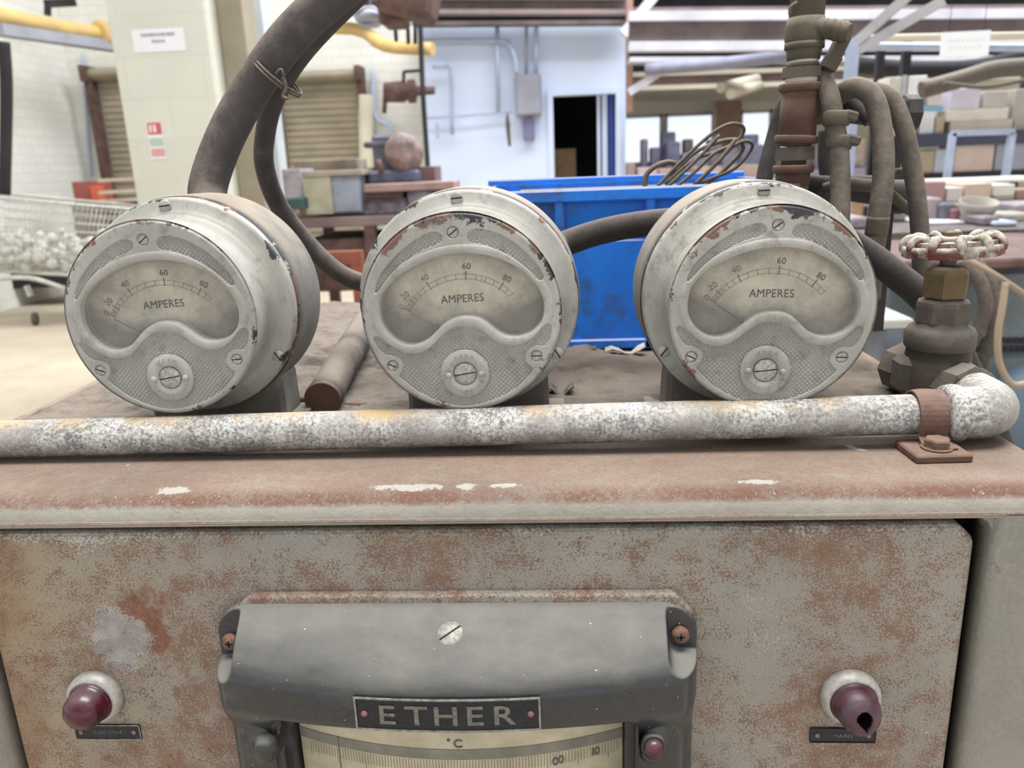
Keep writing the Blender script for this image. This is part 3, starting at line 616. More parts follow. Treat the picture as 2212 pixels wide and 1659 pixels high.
def make_ammeter(C):
    t = thing('ammeter', 'x', 'gauge', (C.x, C.y+0.09, C.z-0.110), 'round ammeters along the cabinet top')
    Rr = 0.0755; s = 0.00033; ax = np.arange(-Rr-0.0004, Rr+0.0006, s); X, Z = np.meshgrid(ax, ax); r = np.hypot(X, Z)
    dw = sdf(WIN, X, Z); dr = np.minimum(np.minimum(sdf(RUL, X, Z), sdf(RUR, X, Z)), sdf(RLO, X, Z))
    holes = [tr([(748, 388)])[0], tr([(325, 1250)])[0], tr([(1292, 1222)])[0]]
    for hx, hz in holes: dr = np.maximum(dr, 0.0078-np.hypot(X-hx, Z-hz))
    pitch = 0.00255; th = R_(47); a = (X*math.cos(th)+Z*math.sin(th))/pitch; b = (X*math.cos(th+R_(88))+Z*math.sin(th+R_(88)))/pitch
    ta = 1-2*np.abs(a-np.floor(a)-0.5); tb = 1-2*np.abs(b-np.floor(b)-0.5)
    pyr = np.minimum(ta, tb)
    D = np.zeros_like(X)
    rec = sstep(-dr, -0.0001, 0.0009)
    D = D*(1-rec)+rec*(-0.0021+0.0018*pyr)
    bead = np.where((dw > 0) & (dw < 0.0064), 0.0013*np.sqrt(np.clip(1-((dw-0.0032)/0.0032)**2, 0, 1)), 0)
    D = D+bead*(1-rec)
    D -= 0.0100*sstep(-dw, -0.0002, 0.0011)
    D -= 0.0022*sstep(r, Rr-0.0026, Rr)
    for hx, hz in holes:
        q = np.hypot(X-hx, Z-hz); D -= 0.0014*(1-sstep(q, 0.0042, 0.0047))
    rng = np.random.RandomState(3); 
    D += 0.00005*rng.randn(*D.shape)*(dw > 0)
    keep = (r <= Rr+0.0002) & (dw > -0.0018)
    heightfield('bezel', X, Z, D, keep, 'gauge_rim', t, C)
    c = (C.x, C.y, C.z)
    mb = MB(); mb.lathe([(0.0757, 0.0012), (0.0757, 0.003), (0.0748, 0.0055), (0.0732, 0.009), (0.0725, 0.026), (0.0730, 0.036), (0.0748, 0.042), (0.0770, 0.0445), (0.0790, 0.0452), (0.0800, 0.0470), (0.0865, 0.0475), (0.0885, 0.0488), (0.0892, 0.0510), (0.0892, 0.0565), (0.0870, 0.0590)], c, (0, 1, 0), 96, cap=False)
    case = mb.build('case', 'gauge', t)
    mb = MB(); mb.lathe([(0.0884, 0.0560), (0.0900, 0.0585), (0.0900, 0.0625), (0.0880, 0.0640)], c, (0, 1, 0), 96, cap=False); mb.build('gasket', 'black_edge', t)
    mb = MB(); mb.lathe([(0.0880, 0.0630), (0.0902, 0.0645), (0.0908, 0.0700), (0.0905, 0.1180), (0.0880, 0.1270), (0.080, 0.1310), (0.0001, 0.1310)], c, (0, 1, 0), 96, cap=False); mb.build('drum', 'drum', t)
    mb = MB(); mb.box((C.x, C.y+0.092, C.z-0.088), (0.122, 0.044, 0.044), None, 0.004); mb.box((C.x, C.y+0.094, C.z-0.1075), (0.15, 0.056, 0.005), None, 0.001)
    mb.build('mounting_foot', 'drum', t)
    for k, a in enumerate((92, 213, -32)):
        h = MB(); sl = MB(); screw_head(h, sl, (C.x+0.0832*math.cos(R_(a)), C.y+0.0478, C.z+0.0832*math.sin(R_(a))), 0.0048, 0.0022, R_((4, 55, -60)[k]))
        so = h.build('flange_screw', 'gauge', t); sl.build('slot', 'slot', so)
    for k, (hx, hz) in enumerate(holes):
        h = MB(); sl = MB(); screw_head(h, sl, (C.x+hx, C.y+0.0015, C.z+hz), 0.0040, 0.0009, R_((35, -22, 2)[k]), dome=0.1)
        so = h.build('bezel_screw', 'screw', t); sl.build('slot', 'slot', so)
    bz = C.z+tr([(815, 1322)])[0][1]; bx = C.x+tr([(815, 1322)])[0][0]
    mb = MB(); mb.lathe([(0.0188, -0.0020), (0.0188, -0.0002), (0.0182, 0.0008), (0.0100, 0.0010), (0.0092, 0.0002), (0.0090, -0.0006), (0.0001, -0.0006)], (bx, C.y, bz), (0, -1, 0), 64, cap=False)
    tx = MB()
    for word, rad, mid, size, up in (('ZERO', 0.0142, 90, 0.0042, 1), ('CORRECTOR', 0.0142, 270, 0.0040, -1)):
        for i, ch in enumerate(word):
            a = R_(mid-up*(i-(len(word)-1)/2)*(17.5 if up == 1 else 15.5))
            ang = a-math.pi/2 if up == 1 else a+math.pi/2
            put_text(tx, text_geo(ch, size, 0.0003), facing((bx+rad*math.cos(a), C.y-0.0010, bz+rad*math.sin(a)), ang))
    boss = mb.build('zero_corrector_disc', 'gauge', t); tx.build('raised_lettering', 'gauge', boss)
    h = MB(); sl = MB(); screw_head(h, sl, (bx, C.y+0.0008, bz), 0.0086, 0.0016, R_(8), dome=0.25); so = h.build('adjuster_screw', 'screw', t)
    sl = MB(); sl.box((bx, C.y-0.0013, bz), (0.0165, 0.0008, 0.0007), Matrix.Rotation(R_(-8), 3, 'Y')); sl.build('slot', 'slot', so)
    for sx in (-1, 1):
        mb = MB(); mb.lathe([(0.0027, 0), (0.0026, 0.0014), (0.0016, 0.0024), (0.0001, 0.0027)], (bx+sx*0.0128, C.y-0.0008, bz-0.0008), (0, -1, 0), 20); mb.build('rivet', 'gauge', t)
    # dial
    yd = C.y+0.0088
    mb = MB(); n_ = len(WIN); ctr = WIN.mean(0); e = 1.025
    pts = [(C.x+ctr[0]+(x-ctr[0])*e, C.z+ctr[1]+(z-ctr[1])*e) for x, z in WIN]
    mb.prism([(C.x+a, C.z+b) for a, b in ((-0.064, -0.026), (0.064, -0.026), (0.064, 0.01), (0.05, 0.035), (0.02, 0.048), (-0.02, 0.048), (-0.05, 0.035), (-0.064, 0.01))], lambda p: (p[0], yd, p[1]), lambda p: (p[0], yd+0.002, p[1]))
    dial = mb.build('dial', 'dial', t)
    px_, pz_ = (806-794)*K, -(1125-918)*K
    Pp = lambda r, a: (C.x+px_+r*math.sin(a), C.z+pz_+r*math.cos(a))
    sc = {0: -58, 5: -57, 10: -55.5, 15: -53, 20: -49.5, 25: -45.5, 30: -40.5, 35: -35, 40: -29.5, 45: -22, 50: -14, 55: -5, 60: 3.5, 65: 12, 70: 20.5, 75: 28, 80: 35, 85: 41, 90: 46}
    ink = MB(); fnt = MB()
    def quad(mb_, pa, pb, w):
        d = Vector((pb[0]-pa[0], pb[1]-pa[1])).normalized(); nn = Vector((-d.y, d.x))*w/2
        mb_.add([(pa[0]+nn.x, yd-0.0003, pa[1]+nn.y), (pb[0]+nn.x, yd-0.0003, pb[1]+nn.y), (pb[0]-nn.x, yd-0.0003, pb[1]-nn.y), (pa[0]-nn.x, yd-0.0003, pa[1]-nn.y)], [(0, 1, 2, 3)])
    R1, R2 = 0.0488, 0.0526
    for R0 in (R1, R2):
        for i in range(52):
            a0 = R_(-58+104*i/52); a1 = R_(-58+104*(i+1)/52); quad(fnt if i < 14 or i > 45 else ink, Pp(R0, a0), Pp(R0, a1), 0.00022)
    for k, a in sc.items():
        big = k % 20 == 0; quad(ink if -45 < a < 40 else fnt, Pp(R1-(0.0006 if big else 0), R_(a)), Pp(R2+(0.0022 if big else 0.0010 if k % 10 == 0 else 0), R_(a)), 0.0006 if big else 0.0003)
    for i in range(9): a = R_(-57+i*1.4); quad(fnt, Pp(R1, a), Pp(R2, a), 0.0002)
    for k in (0, 20, 40, 60, 80):
        a = R_(sc[k]+(0.5 if k else 0)); q = Pp(R2+(0.0058 if k else 0.0035), a)
        put_text(ink if k in (60, 80) else fnt, text_geo(str(k), 0.0066, 0.00005, 0.0), facing((q[0], yd-0.0003, q[1]), -a*0.75))
    put_text(ink, text_geo('AMPERES', 0.0086, 0.00005, 0.0, 0.92), facing((C.x+(800-794)*K, yd-0.0003, C.z-(827-918)*K), R_(1.0)))
    ink.build('scale_lettering', 'ink', dial); fnt.build('faded_scale_lettering', 'faint', dial)
    mb = MB(); a = R_(-58.5); q0 = Pp(0.0475, a); q1 = Pp(0.0150, a)
    mb.tube([(q0[0], yd-0.003, q0[1]), ((q0[0]+q1[0])/2, yd-0.003, (q0[1]+q1[1])/2), (q1[0], yd-0.003, q1[1])], [0.0003, 0.0006, 0.0009], 6, res=1); mb.build('needle', 'faint', t)
    mb = MB(); mb.add([(x, C.y+0.0045, z) for x, z in pts], [tuple(range(n_))]); mb.build('glass', 'glass', t)
    return t
am = make_ammeter(GC[1])
ams = [copy_tree(am), am, copy_tree(am)]
LB = ['grey ammeter on the left, its case showing on the right, black chips on the flange',
      'middle grey ammeter in front of the blue crate, rust along the bezel top',
      'grey ammeter on the right next to the gate valve, brown chips along its flange']
for o, C, a, l in zip(ams, GC, (-1.6, -1.0, 3.2), LB):
    a = R_(a); o.rotation_euler = (0, a, 0); off = Vector((0, 0.09, -0.110)); o.location = C+Matrix.Rotation(a, 3, 'Y') @ off; o['label'] = l

# ------------------------------------------------------------------ temperature indicator on the door
HX0, HX1 = at(482, 1400, 0.495).x, at(1504, 1400, 0.495).x; hcx = (HX0+HX1)/2; hw2 = (HX1-HX0)/2; hzt = at(990, 1297, 0.495).z
ti = thing('temperature_indicator', 'black bakelite temperature indicator with curved scale window on the cabinet door', 'gauge', (hcx, 0.5, 0.80))
ze = at(990, 1583, 0.440).z; xw = hcx-at(596, 1600, 0.462).x
s = 0.0008; X, Z = np.meshgrid(np.arange(-hw2-0.001, hw2+0.0011, s), np.arange(0.80, hzt+0.001, s))
q = np.maximum(np.abs(X)-(hw2-0.024), 0); q2 = np.maximum(Z-(hzt-0.024), 0); S = np.hypot(q, q2)-0.024
S = np.where((q <= 0) & (q2 <= 0), np.maximum(np.abs(X)-hw2, Z-hzt), S)
front = 0.060-0.020*(X/0.165)**2
tt = np.clip((hzt-Z)/0.044, 0, 1); prof_ = 0.16+0.84*np.sin(math.pi/2*np.clip(tt, 0, 1)**0.95)
D = front*prof_
side = 0.03+0.97*np.sqrt(np.clip(1-(1-np.clip((hw2-np.abs(X))/0.016, 0, 1))**2, 0, 1))
D = D*side
win = np.minimum(xw-np.abs(X), ze-Z); r_ = 0.010
wq = np.hypot(np.maximum(np.abs(X)-(xw-r_), 0), np.maximum(Z-(ze-r_), 0))-r_
wd = np.where((np.abs(X) > xw-r_) & (Z > ze-r_), -wq, win)
pil = sstep(ze-Z, -0.006, 0.028)*0.012
D = D-pil*(wd < 0)
for sgn, pxy in ((-1, (560, 1625)), (1, (1415, 1625))):
    kp = at(pxy[0], pxy[1], 0.452); kx, kz = kp.x-hcx, kp.z
    bx_, bz_ = kx+sgn*0.012, kz+0.022; ex, ez = kx-bx_, kz-bz_
    t_ = np.clip(((X-bx_)*ex+(Z-bz_)*ez)/(ex*ex+ez*ez), -0.3, 1.15); dd = np.hypot(X-bx_-t_*ex, Z-bz_-t_*ez)
    rr_ = 0.0118; lift = 0.030+0.016*np.clip(t_, 0, 1)
    D = np.where(dd < rr_, np.maximum(D, lift*np.sqrt(np.clip(1-(dd/rr_)**2, 0, 1))*0.35+lift*0.72*(1-sstep(dd, rr_*0.75, rr_))), D)
for sgn, pxy in ((-1, (497, 1387)), (1, (1470, 1372))):
    sp_ = at(pxy[0], pxy[1], 0.487); kx, kz = sp_.x-hcx, sp_.z
    dn_ = np.hypot(X-kx, np.maximum(kz-0.003-Z, 0)); dn_ = np.where(Z > kz-0.003, np.abs(X-kx), dn_)
    dn_ = np.where(sgn*(X-kx) > 0, np.where(Z > kz-0.003, 0, np.maximum(kz-0.003-Z, 0)), dn_)
    m_ = 1-sstep(dn_, 0.0085, 0.0115); D = np.minimum(D, D*(1-m_)+m_*0.0105)
D = np.where(wd > 0, np.maximum(0.004, D-(D-0.004)*sstep(wd, 0, 0.0022)), D)
D = np.minimum(D, 0.0+np.clip(-S, 0, None)*14+0.0005)
heightfield('housing', X, Z, D, (S < 0.0002), 'bakelite', ti, (hcx, YD-0.0005, 0.0))
mb = MB(); e = 0.004
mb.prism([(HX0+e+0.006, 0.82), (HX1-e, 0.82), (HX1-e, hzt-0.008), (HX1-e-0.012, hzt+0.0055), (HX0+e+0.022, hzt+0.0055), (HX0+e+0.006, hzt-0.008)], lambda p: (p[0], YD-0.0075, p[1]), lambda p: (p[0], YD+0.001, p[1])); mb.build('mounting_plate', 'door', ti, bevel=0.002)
for pxy in ((497, 1387), (1470, 1372)):
    p = at(pxy[0], pxy[1], 0.487); h = MB(); h.lathe([(0.0062, -0.004), (0.0062, 0.0012), (0.0045, 0.003), (0.0001, 0.0035)], (p.x, 0.4875, p.z), (0, -1, 0), 24); so = h.build('corner_screw', 'rustscrew', ti)
    sl = MB(); sl.box((p.x, 0.4842, p.z), (0.005, 0.001, 0.0012)); sl.box((p.x, 0.4842, p.z), (0.0012, 0.001, 0.005)); sl.build('cross_slot', 'slot', so)
p = at(972, 1367, 0.464)
def hood_y(x, z): 
    xx = x-hcx; f = 0.060-0.020*(xx/0.165)**2; tt = min(max((hzt-z)/0.044, 0), 1); return YD-0.0005-f*(0.16+0.84*math.sin(math.pi/2*tt**0.95))
lo_, hi_ = 0.40, 0.50
for _ in range(40):
    md_ = (lo_+hi_)/2; p = at(972, 1367, md_)
    if md_ < hood_y(p.x, p.z): lo_ = md_
    else: hi_ = md_
dy = hood_y(p.x, p.z+0.001)-hood_y(p.x, p.z-0.001); nrm = Vector((0, -0.002, dy)).normalized(); nrm = -nrm if nrm.y > 0 else nrm
h = MB(); h.lathe([(0.0092, -0.003), (0.0092, -0.0004), (0.0085, 0.0001), (0.0001, 0.0002)], p, nrm, 32); so = h.build('hood_screw', 'nickel', ti)
u_ = Vector((1, 0, 0)); v_ = nrm.cross(u_); dr_ = (u_*0.8+v_*0.6) if v_.z > 0 else (u_*0.8-v_*0.6)
sl = MB(); sl.bar(p+nrm*0.0002-dr_*0.0085, p+nrm*0.0002+dr_*0.0085, 0.0011, 0.0005, up=nrm); sl.build('slot', 'slot', so)
# curved nameplate
fy = lambda x: YD-0.0005-(0.060-0.020*((x-hcx)/0.165)**2)
zl, zh = at(990, 1583, 0.44).z+0.0022, at(990, 1507, 0.44).z; xa, xb = at(768, 1540, 0.442).x, at(1168, 1540, 0.442).x
def curved(mb_, x0, x1, z0, z1, o0, o1, k=24):
    vs = []
    for i in range(k+1):
        x = x0+(x1-x0)*i/k
        for z, o_ in ((z0, o0), (z1, o0), (z1, o1), (z0, o1)): vs.append((x, fy(x)-o_, z))
    f = [(i*4+j, i*4+(j+1) % 4, (i+1)*4+(j+1) % 4, (i+1)*4+j) for i in range(k) for j in range(4)]+[(0, 3, 2, 1), (k*4, k*4+1, k*4+2, k*4+3)]
    mb_.add(vs, f)
mb = MB(); curved(mb, xa, xb, zl, zh, 0.0, 0.0014); plate = mb.build('nameplate', 'plate', ti)
mb = MB(); b_ = 0.0012
curved(mb, xa, xb, zh-b_, zh, 0.0012, 0.0022); curved(mb, xa, xb, zl, zl+b_, 0.0012, 0.0022); curved(mb, xa, xa+b_, zl+b_, zh-b_, 0.0012, 0.0022, 2); curved(mb, xb-b_, xb, zl+b_, zh-b_, 0.0012, 0.0022, 2)
mb.build('plate_border', 'nickel', plate)
mb = MB(); cz_ = (zl+zh)/2
for i, ch in enumerate('ETHER'):
    x = (xa+xb)/2+(i-2)*(xb-xa)*0.158-0.0005
    g = text_geo(ch, 0.0205, 0.0005, 0.0002, 1.25); mb.add([(x+v[0], fy(x+v[0])-0.0016-v[2]*1.0, cz_+v[1]) for v in g[0]], g[1])
mb.build('raised_lettering', 'letter', plate)
for x in (xa+0.0065, xb-0.0065):
    mb = MB(); mb.lathe([(0.0024, 0), (0.002, 0.0012), (0.0001, 0.0018)], (x, fy(x)-0.0012, cz_), (0, -1, 0), 16); mb.build('rivet', 'rivet', plate)
# curved scale
sy = lambda x: YD-(0.014+0.024*(1-((x-hcx)/0.12)**2))
xs0, xs1 = at(652, 1620, 0.484).x, at(1345, 1600, 0.484).x
def scl(mb_, x0, x1, z0, z1, off, k=30):
    vs = []
    for i in range(k+1):
        x = x0+(x1-x0)*i/k; vs += [(x, sy(x)-off, z0), (x, sy(x)-off, z1)]
    mb_.add(vs, [(i*2, i*2+2, i*2+3, i*2+1) for i in range(k)], True)
mb = MB(); scl(mb, xs0, xs1, 0.82, ze+0.006, 0.0); sc_ = mb.build('scale_card', 'paper', ti)
mb = MB(); zb0, zb1 = at(990, 1641, 0.462).z, at(990, 1619, 0.462).z; scl(mb, xs0, xs1, zb0, zb1, 0.0004); mb.build('grey_band', 'greyband', sc_)
mb = MB(); i = 0; x = xs0+0.008
while x < xs1-0.004:
    hgt = 0.010 if i % 10 else 0.014
    mb.add([(x, sy(x)-0.0003, zb0-0.0005-hgt), (x+0.00035, sy(x)-0.0003, zb0-0.0005-hgt), (x+0.00035, sy(x)-0.0003, zb0-0.0005), (x, sy(x)-0.0003, zb0-0.0005)], [(0, 1, 2, 3)]); x += 0.0022; i += 1
pc = at(980, 1606, 0.462)
for body, x, z, size in (('C', pc.x+0.003, pc.z, 0.0095), ('o', pc.x-0.0035, pc.z+0.003, 0.004), ('0', at(1290, 1632, 0.474).x, at(1290, 1632, 0.474).z, 0.009), ('1', at(1281, 1632, 0.474).x, at(1281, 1632, 0.474).z, 0.009), ('0', at(1200, 1654, 0.466).x, at(1200, 1654, 0.466).z, 0.009), ('0', at(1212, 1652, 0.466).x, at(1212, 1652, 0.466).z, 0.009)):
    g = text_geo(body, size, 0.0, 0.0003); mb.add([(x+v[0], sy(x+v[0])-0.0004, z+v[1]) for v in g[0]], g[1])
mb.build('scale_lettering', 'faint', sc_)
mb = MB(); x = at(733, 1580, 0.475).x; mb.bar((x, sy(x)-0.004, 0.83), (x, sy(x)-0.004, zb1+0.003), 0.0008); mb.build('pointer', 'faint', ti)
mb = MB(); 
for x0 in (hcx-xw+0.004, hcx+xw-0.004): mb = MB(); mb.box((x0, YD-0.014, 0.87), (0.006, 0.026, 0.13)); mb.build('window_jamb', 'bakelite', ti)
p = at(565, 1628, 0.448); mb = MB(); mb.lathe([(0.0088, -0.004), (0.0088, 0.002), (0.0075, 0.003), (0.0065, 0.006), (0.004, 0.0075), (0.0001, 0.008)], (p.x, 0.4565, p.z), (0, -1, 0.15), 28); mb.build('adjusting_knob', 'bakelite', ti)
p = at(1414, 1628, 0.448); mb = MB(); mb.lathe([(0.0088, -0.004), (0.0088, 0.003), (0.0075, 0.0035)], (p.x, 0.4565, p.z), (0, -1, 0.15), 28); mb.build('lamp_socket', 'bakelite', ti)
mb = MB(); mb.lathe([(0.0072, 0.0), (0.0068, 0.004), (0.0045, 0.0065), (0.0001, 0.0078)], (p.x, 0.4540, p.z), (0, -1, 0.15), 28); mb.build('red_lens', 'ruby', ti)

# ------------------------------------------------------------------ pilot lamps and plates on the door
def lamp(px, py, label, broken):
    c = at(px, py, YD); t = thing('pilot_lamp', label, 'lamp', (c.x, YD, c.z-0.021), 'ruby pilot lamps on the cabinet door')
    mb = MB(); mb.lathe([(0.0212, 0), (0.0212, 0.004), (0.0205, 0.007), (0.0185, 0.0095), (0.0165, 0.0102), (0.0160, 0.009)], c, (0, -1, 0), 56); mb.build('bezel_ring', 'bezel', t)
    prof = [(0.0163, 0.008), (0.0168, 0.0105), (0.0160, 0.012), (0.0154, 0.0125), (0.0153, 0.0165), (0.0146, 0.0210), (0.0126, 0.0250), (0.0094, 0.0280), (0.0052, 0.0297), (0.0001, 0.0302)]
    if broken: prof = [(0.0163, 0.008), (0.0168, 0.0105), (0.0160, 0.012), (0.0154, 0.0125), (0.0154, 0.0155), (0.0149, 0.0190), (0.0138, 0.0225), (0.0118, 0.0255), (0.0088, 0.0278), (0.0046, 0.0293), (0.0001, 0.0298)]
    if broken:
        pp = [prof[0]]
        for p0_, p1_ in zip(prof[:-1], prof[1:]): pp += [(p0_[0]+(p1_[0]-p0_[0])*k/6, p0_[1]+(p1_[1]-p0_[1])*k/6) for k in range(1, 7)]
        mb = MB(); mb.lathe(pp, c, (0, -1, 0), 160, cap=False); V = []
        for v in mb.v:
            dx, deep, dz = v[0]-c.x, YD-v[1], v[2]-c.z; t_ = min(max((deep-0.014)/0.016, 0), 1)
            if deep > 0.014: dz -= 0.0030*t_*t_; dx += 0.0015*t_; dz *= 1+0.18*t_*(dz < 0)
            V.append(Vector((c.x+dx, YD-deep, c.z+dz)))
        mb.v = [tuple(v) for v in V]; kf = []
        for f in mb.f:
            q = sum((V[i] for i in f), Vector())/len(f); dx = q.x-c.x-0.0008; dz = q.z-c.z-0.0010; deep = YD-q.y
            w_ = 0.0058*math.sqrt(max(0, 1-((dz+0.002)/0.0075)**2)) if dz > -0.002 else 0.0058*max(0, 1-((-0.002-dz)/0.0100))
            kf.append(not (deep > 0.016 and abs(dx+0.25*(dz+0.002)*(dz < -0.002)) < w_))
        mb.f = [f for f, k in zip(mb.f, kf) if k]; mb.sm = mb.sm[:len(mb.f)]
    else:
        mb = MB(); mb.lathe(prof, c, (0, -1, 0), 56, cap=False)
    o = mb.build('broken_dome' if broken else 'glass_dome', 'ruby2' if broken else 'ruby', t)
    if broken:
        s_ = o.modifiers.new('thick', 'SOLIDIFY'); s_.thickness = 0.0022; s_.offset = -1
        mb = MB(); mb.lathe([(0.0125, 0.002), (0.0125, 0.012), (0.0001, 0.012)], c, (0, -1, 0), 24); mb.build('socket', 'gap', t)
lamp(211, 1500, 'intact dark red dome pilot lamp above the INJECTION plate', False)
lamp(1834, 1500, 'pilot lamp with a broken open dome above the MAINS plate', True)
def plate_(x0, y0, x1, y1, txt, label, size):
    a = at(x0, y1, YD-0.001); b = at(x1, y0, YD-0.001); cx_, cz_ = (a.x+b.x)/2, (a.z+b.z)/2
    t = thing('nameplate', label, 'label plate', (cx_, YD, min(a.z, b.z)), None)
    w_, h_ = abs(b.x-a.x), abs(b.z-a.z)
    mb = MB(); mb.box((cx_, YD-0.0007, cz_), (w_, 0.0014, h_), None, 0.0003); mb.build('plate', 'plate', t)
    mb = MB()
    for sx in (-1, 1): mb.box((cx_+sx*(w_/2-0.0003), YD-0.0016, cz_), (0.0006, 0.0006, h_))
    for sz in (-1, 1): mb.box((cx_, YD-0.0016, cz_+sz*(h_/2-0.0003)), (w_, 0.0006, 0.0006))
    mb.build('border', 'nickel' if txt[0] == 'I' else 'plate', t)
    mb = MB(); put_text(mb, text_geo(txt, size, 0.0001, 0.0), facing((cx_, YD-0.0016, cz_))); mb.build('lettering', 'letter', t)
    for sx in (-1, 1): mb = MB(); mb.lathe([(0.0019, 0), (0.0016, 0.0010), (0.0001, 0.0014)], (cx_+sx*(w_/2-0.0052), YD-0.0013, cz_), (0, -1, 0), 16); mb.build('rivet', 'rivet', t)
plate_(166, 1566, 301, 1596, 'INJECTION', 'small black INJECTION plate below the left pilot lamp', 0.0044)
plate_(1748, 1573, 1893, 1603, 'MAINS', 'small dark blue MAINS plate below the broken pilot lamp', 0.0046)

# ------------------------------------------------------------------ cables around the ammeters
def cable(name, pts, w, mat, label, cat='cable', group=None, seg=18, jit=0.0, parent=None):
    P = [at(x, y, Y) for x, y, Y in pts]; mb = MB(); mb.tube(P, w, seg, jit=jit)
    if parent is not None: return mb.build(name, mat, parent)
    return single(name, mb, mat, label, cat, group)
cable('thick_cable', [(452, 455, .72), (450, 400, .735), (485, 300, .745), (545, 190, .75), (630, 75, .75), (740, -25, .75), (900, -140, .75), (1100, -260, .78)], 0.0172, 'cable', 'thick dusty cable curving up from behind the left ammeter')
cable('thin_cable', [(1050, 690, .722), (1010, 690, .80), (930, 650, .85), (785, 612, .84), (720, 580, .84), (655, 515, .84), (600, 440, .83), (572, 360, .81), (573, 290, .80), (592, 215, .79), (640, 130, .785), (720, 40, .79), (850, -80, .79), (1000, -190, .8)], 0.0098, 'cable', 'thinner dusty cable tied to the thick one, dipping behind the left ammeter')
cp = at(592, 150, .75)
tie = thing('cable_tie', 'frayed cord tied round the two cables above the left ammeter', 'cord', at(592, 200, .75))
d0 = (at(630, 75, .75)-at(545, 190, .75)).normalized(); u0 = Vector((0, 1, 0)).cross(d0).normalized(); mb = MB()
for k in range(2):
    c0 = cp+d0*(k*0.003-0.004)+Vector((0.002, 0.008, -0.004)); mb.tube([c0+u0*(0.0235*math.cos(a))+Vector((0, 1, 0))*(0.030*math.sin(a)) for a in [2*math.pi*i/16 for i in range(16)]], 0.0011, 6, closed=True, res=3)
mb.build('cord_loops', 'hose', tie)
mb = MB(); mb.tube([at(612, 168, .735), at(618, 190, .735), at(612, 208, .735), at(622, 214, .73)], [0.0022, 0.0016, 0.0022, 0.0008], 6)
mb.tube([at(596, 160, .735), at(608, 150, .733), at(615, 175, .735)], 0.0013, 6); mb.build('loose_ends', 'hose', tie)
cable('bridging_cable', [(1110, 580, .722), (1190, 540, .775), (1215, 528, .80), (1300, 500, .81), (1400, 482, .80), (1500, 478, .78), (1650, 490, .77), (1800, 510, .76), (1868, 542, .76), (1930, 590, .755), (1985, 635, .755), (2040, 700, .76), (2085, 790, .765), (2125, 880, .78), (2160, 960, .79), (2185, 1060, .80), (2195, 1300, .85), (2190, 1700, .95), (2180, 2400, 1.1)], [.0128]*6+[.0118]*3+[.0130]*4+[.0125]*6, 'darkcable', 'thick dark cable running behind the ammeters and down behind the gate valve')
# dusty bar with cross pin on the cabinet top
A = atz(697, 862, ZT+0.016); B = atz(790, 700, ZT+0.030)
tb = thing('drift_bar', 'dusty round steel bar with a thin cross pin lying between left and middle ammeters', 'metal bar', (A.x, A.y, ZT))
d0 = (B-A).normalized(); L0 = (B-A).length
mb = MB(); mb.tube([A+d0*(L0*i/12) for i in range(13)], 0.0165, 28, res=1, jit=0.02); mb.build('bar', 'hose', tb)
mb = MB(); mb.lathe([(0.0160, -0.003), (0.0168, 0.0), (0.0165, 0.004)], A, d0, 28); mb.build('end_cap', 'iron', tb)
mb = MB(); mb.tube([at(603, 862, .695), at(660, 870, .70)], 0.0048, 12, res=1); mb.tube([at(728, 878, .70), at(885, 874, .70)], 0.0034, 12, res=1); mb.build('cross_pin', 'iron', tb)

# ------------------------------------------------------------------ blue crate with wire
cr = thing('plastic_crate', 'blue plastic stacking crate on the cabinet behind the middle and right ammeters', 'crate', atz(1380, 766, ZT))
cX0, cX1, cY0, cY1 = at(1046, 400, 1.12).x, at(1046, 400, 1.12).x+0.37, 0.90, 1.19
cZ0 = ZT+0.004; cZ1 = at(1300, 407, cY0).z
mb = MB(); T = 0.004; q = 0.010
mb.box(((cX0+cX1)/2, cY0+q+T/2, (cZ0+cZ1)/2), (cX1-cX0-2*q, T, cZ1-cZ0)); mb.box(((cX0+cX1)/2, cY1-q-T/2, (cZ0+cZ1)/2), (cX1-cX0-2*q, T, cZ1-cZ0))
for x in (cX0+q+T/2, cX1-q-T/2): mb.box((x, (cY0+cY1)/2, (cZ0+cZ1)/2), (T, cY1-cY0-2*q, cZ1-cZ0))
mb.box(((cX0+cX1)/2, (cY0+cY1)/2, cZ0+0.003), (cX1-cX0-2*q, cY1-cY0-2*q, 0.006)); mb.build('crate_walls', 'blue', cr)
mb = MB(); zr = at(1300, 436, cY0).z; hh = cZ1-zr
mb.box(((cX0+cX1)/2, cY0+0.003, zr+hh/2), (cX1-cX0, 0.006, hh), None, 0.002); mb.box(((cX0+cX1)/2, cY1-0.003, zr+hh/2+0.004), (cX1-cX0, 0.006, hh+0.008), None, 0.002)
for x in (cX0+0.003, cX1-0.003): mb.box((x, (cY0+cY1)/2, zr+hh/2), (0.006, cY1-cY0-0.012, hh), None, 0.002)
mb.box(((cX0+cX1)/2, cY0+0.009, cZ1-0.002), (cX1-cX0-0.004, 0.014, 0.004)); mb.build('rim', 'blue', cr)
ribs = [at(p, 440, cY0).x for p in (1208, 1406, 1600)]
mb = MB()
for x in ribs+[cX0+0.008, cX1-0.008]: mb.box((x, cY0+0.006, (cZ0+cZ1)/2), (0.011, 0.010, cZ1-cZ0), None, 0.002)
mb.box(((cX0+cX1)/2, cY0+0.006, cZ0+0.006), (cX1-cX0-0.012, 0.010, 0.012), None, 0.002)
z_ = at(1300, 520, cY0).z; mb.box(((cX0+cX1)/2, cY0+0.0085, (z_+cZ0)/2), (cX1-cX0-0.02, 0.006, z_-cZ0), None, 0.002)
mb.build('ribs', 'blue', cr)
wc_ = thing('wire_bundle', 'bundle of looped dusty wires sticking up out of the blue crate', 'wire', at(1480, 408, 1.0))
mb = MB()
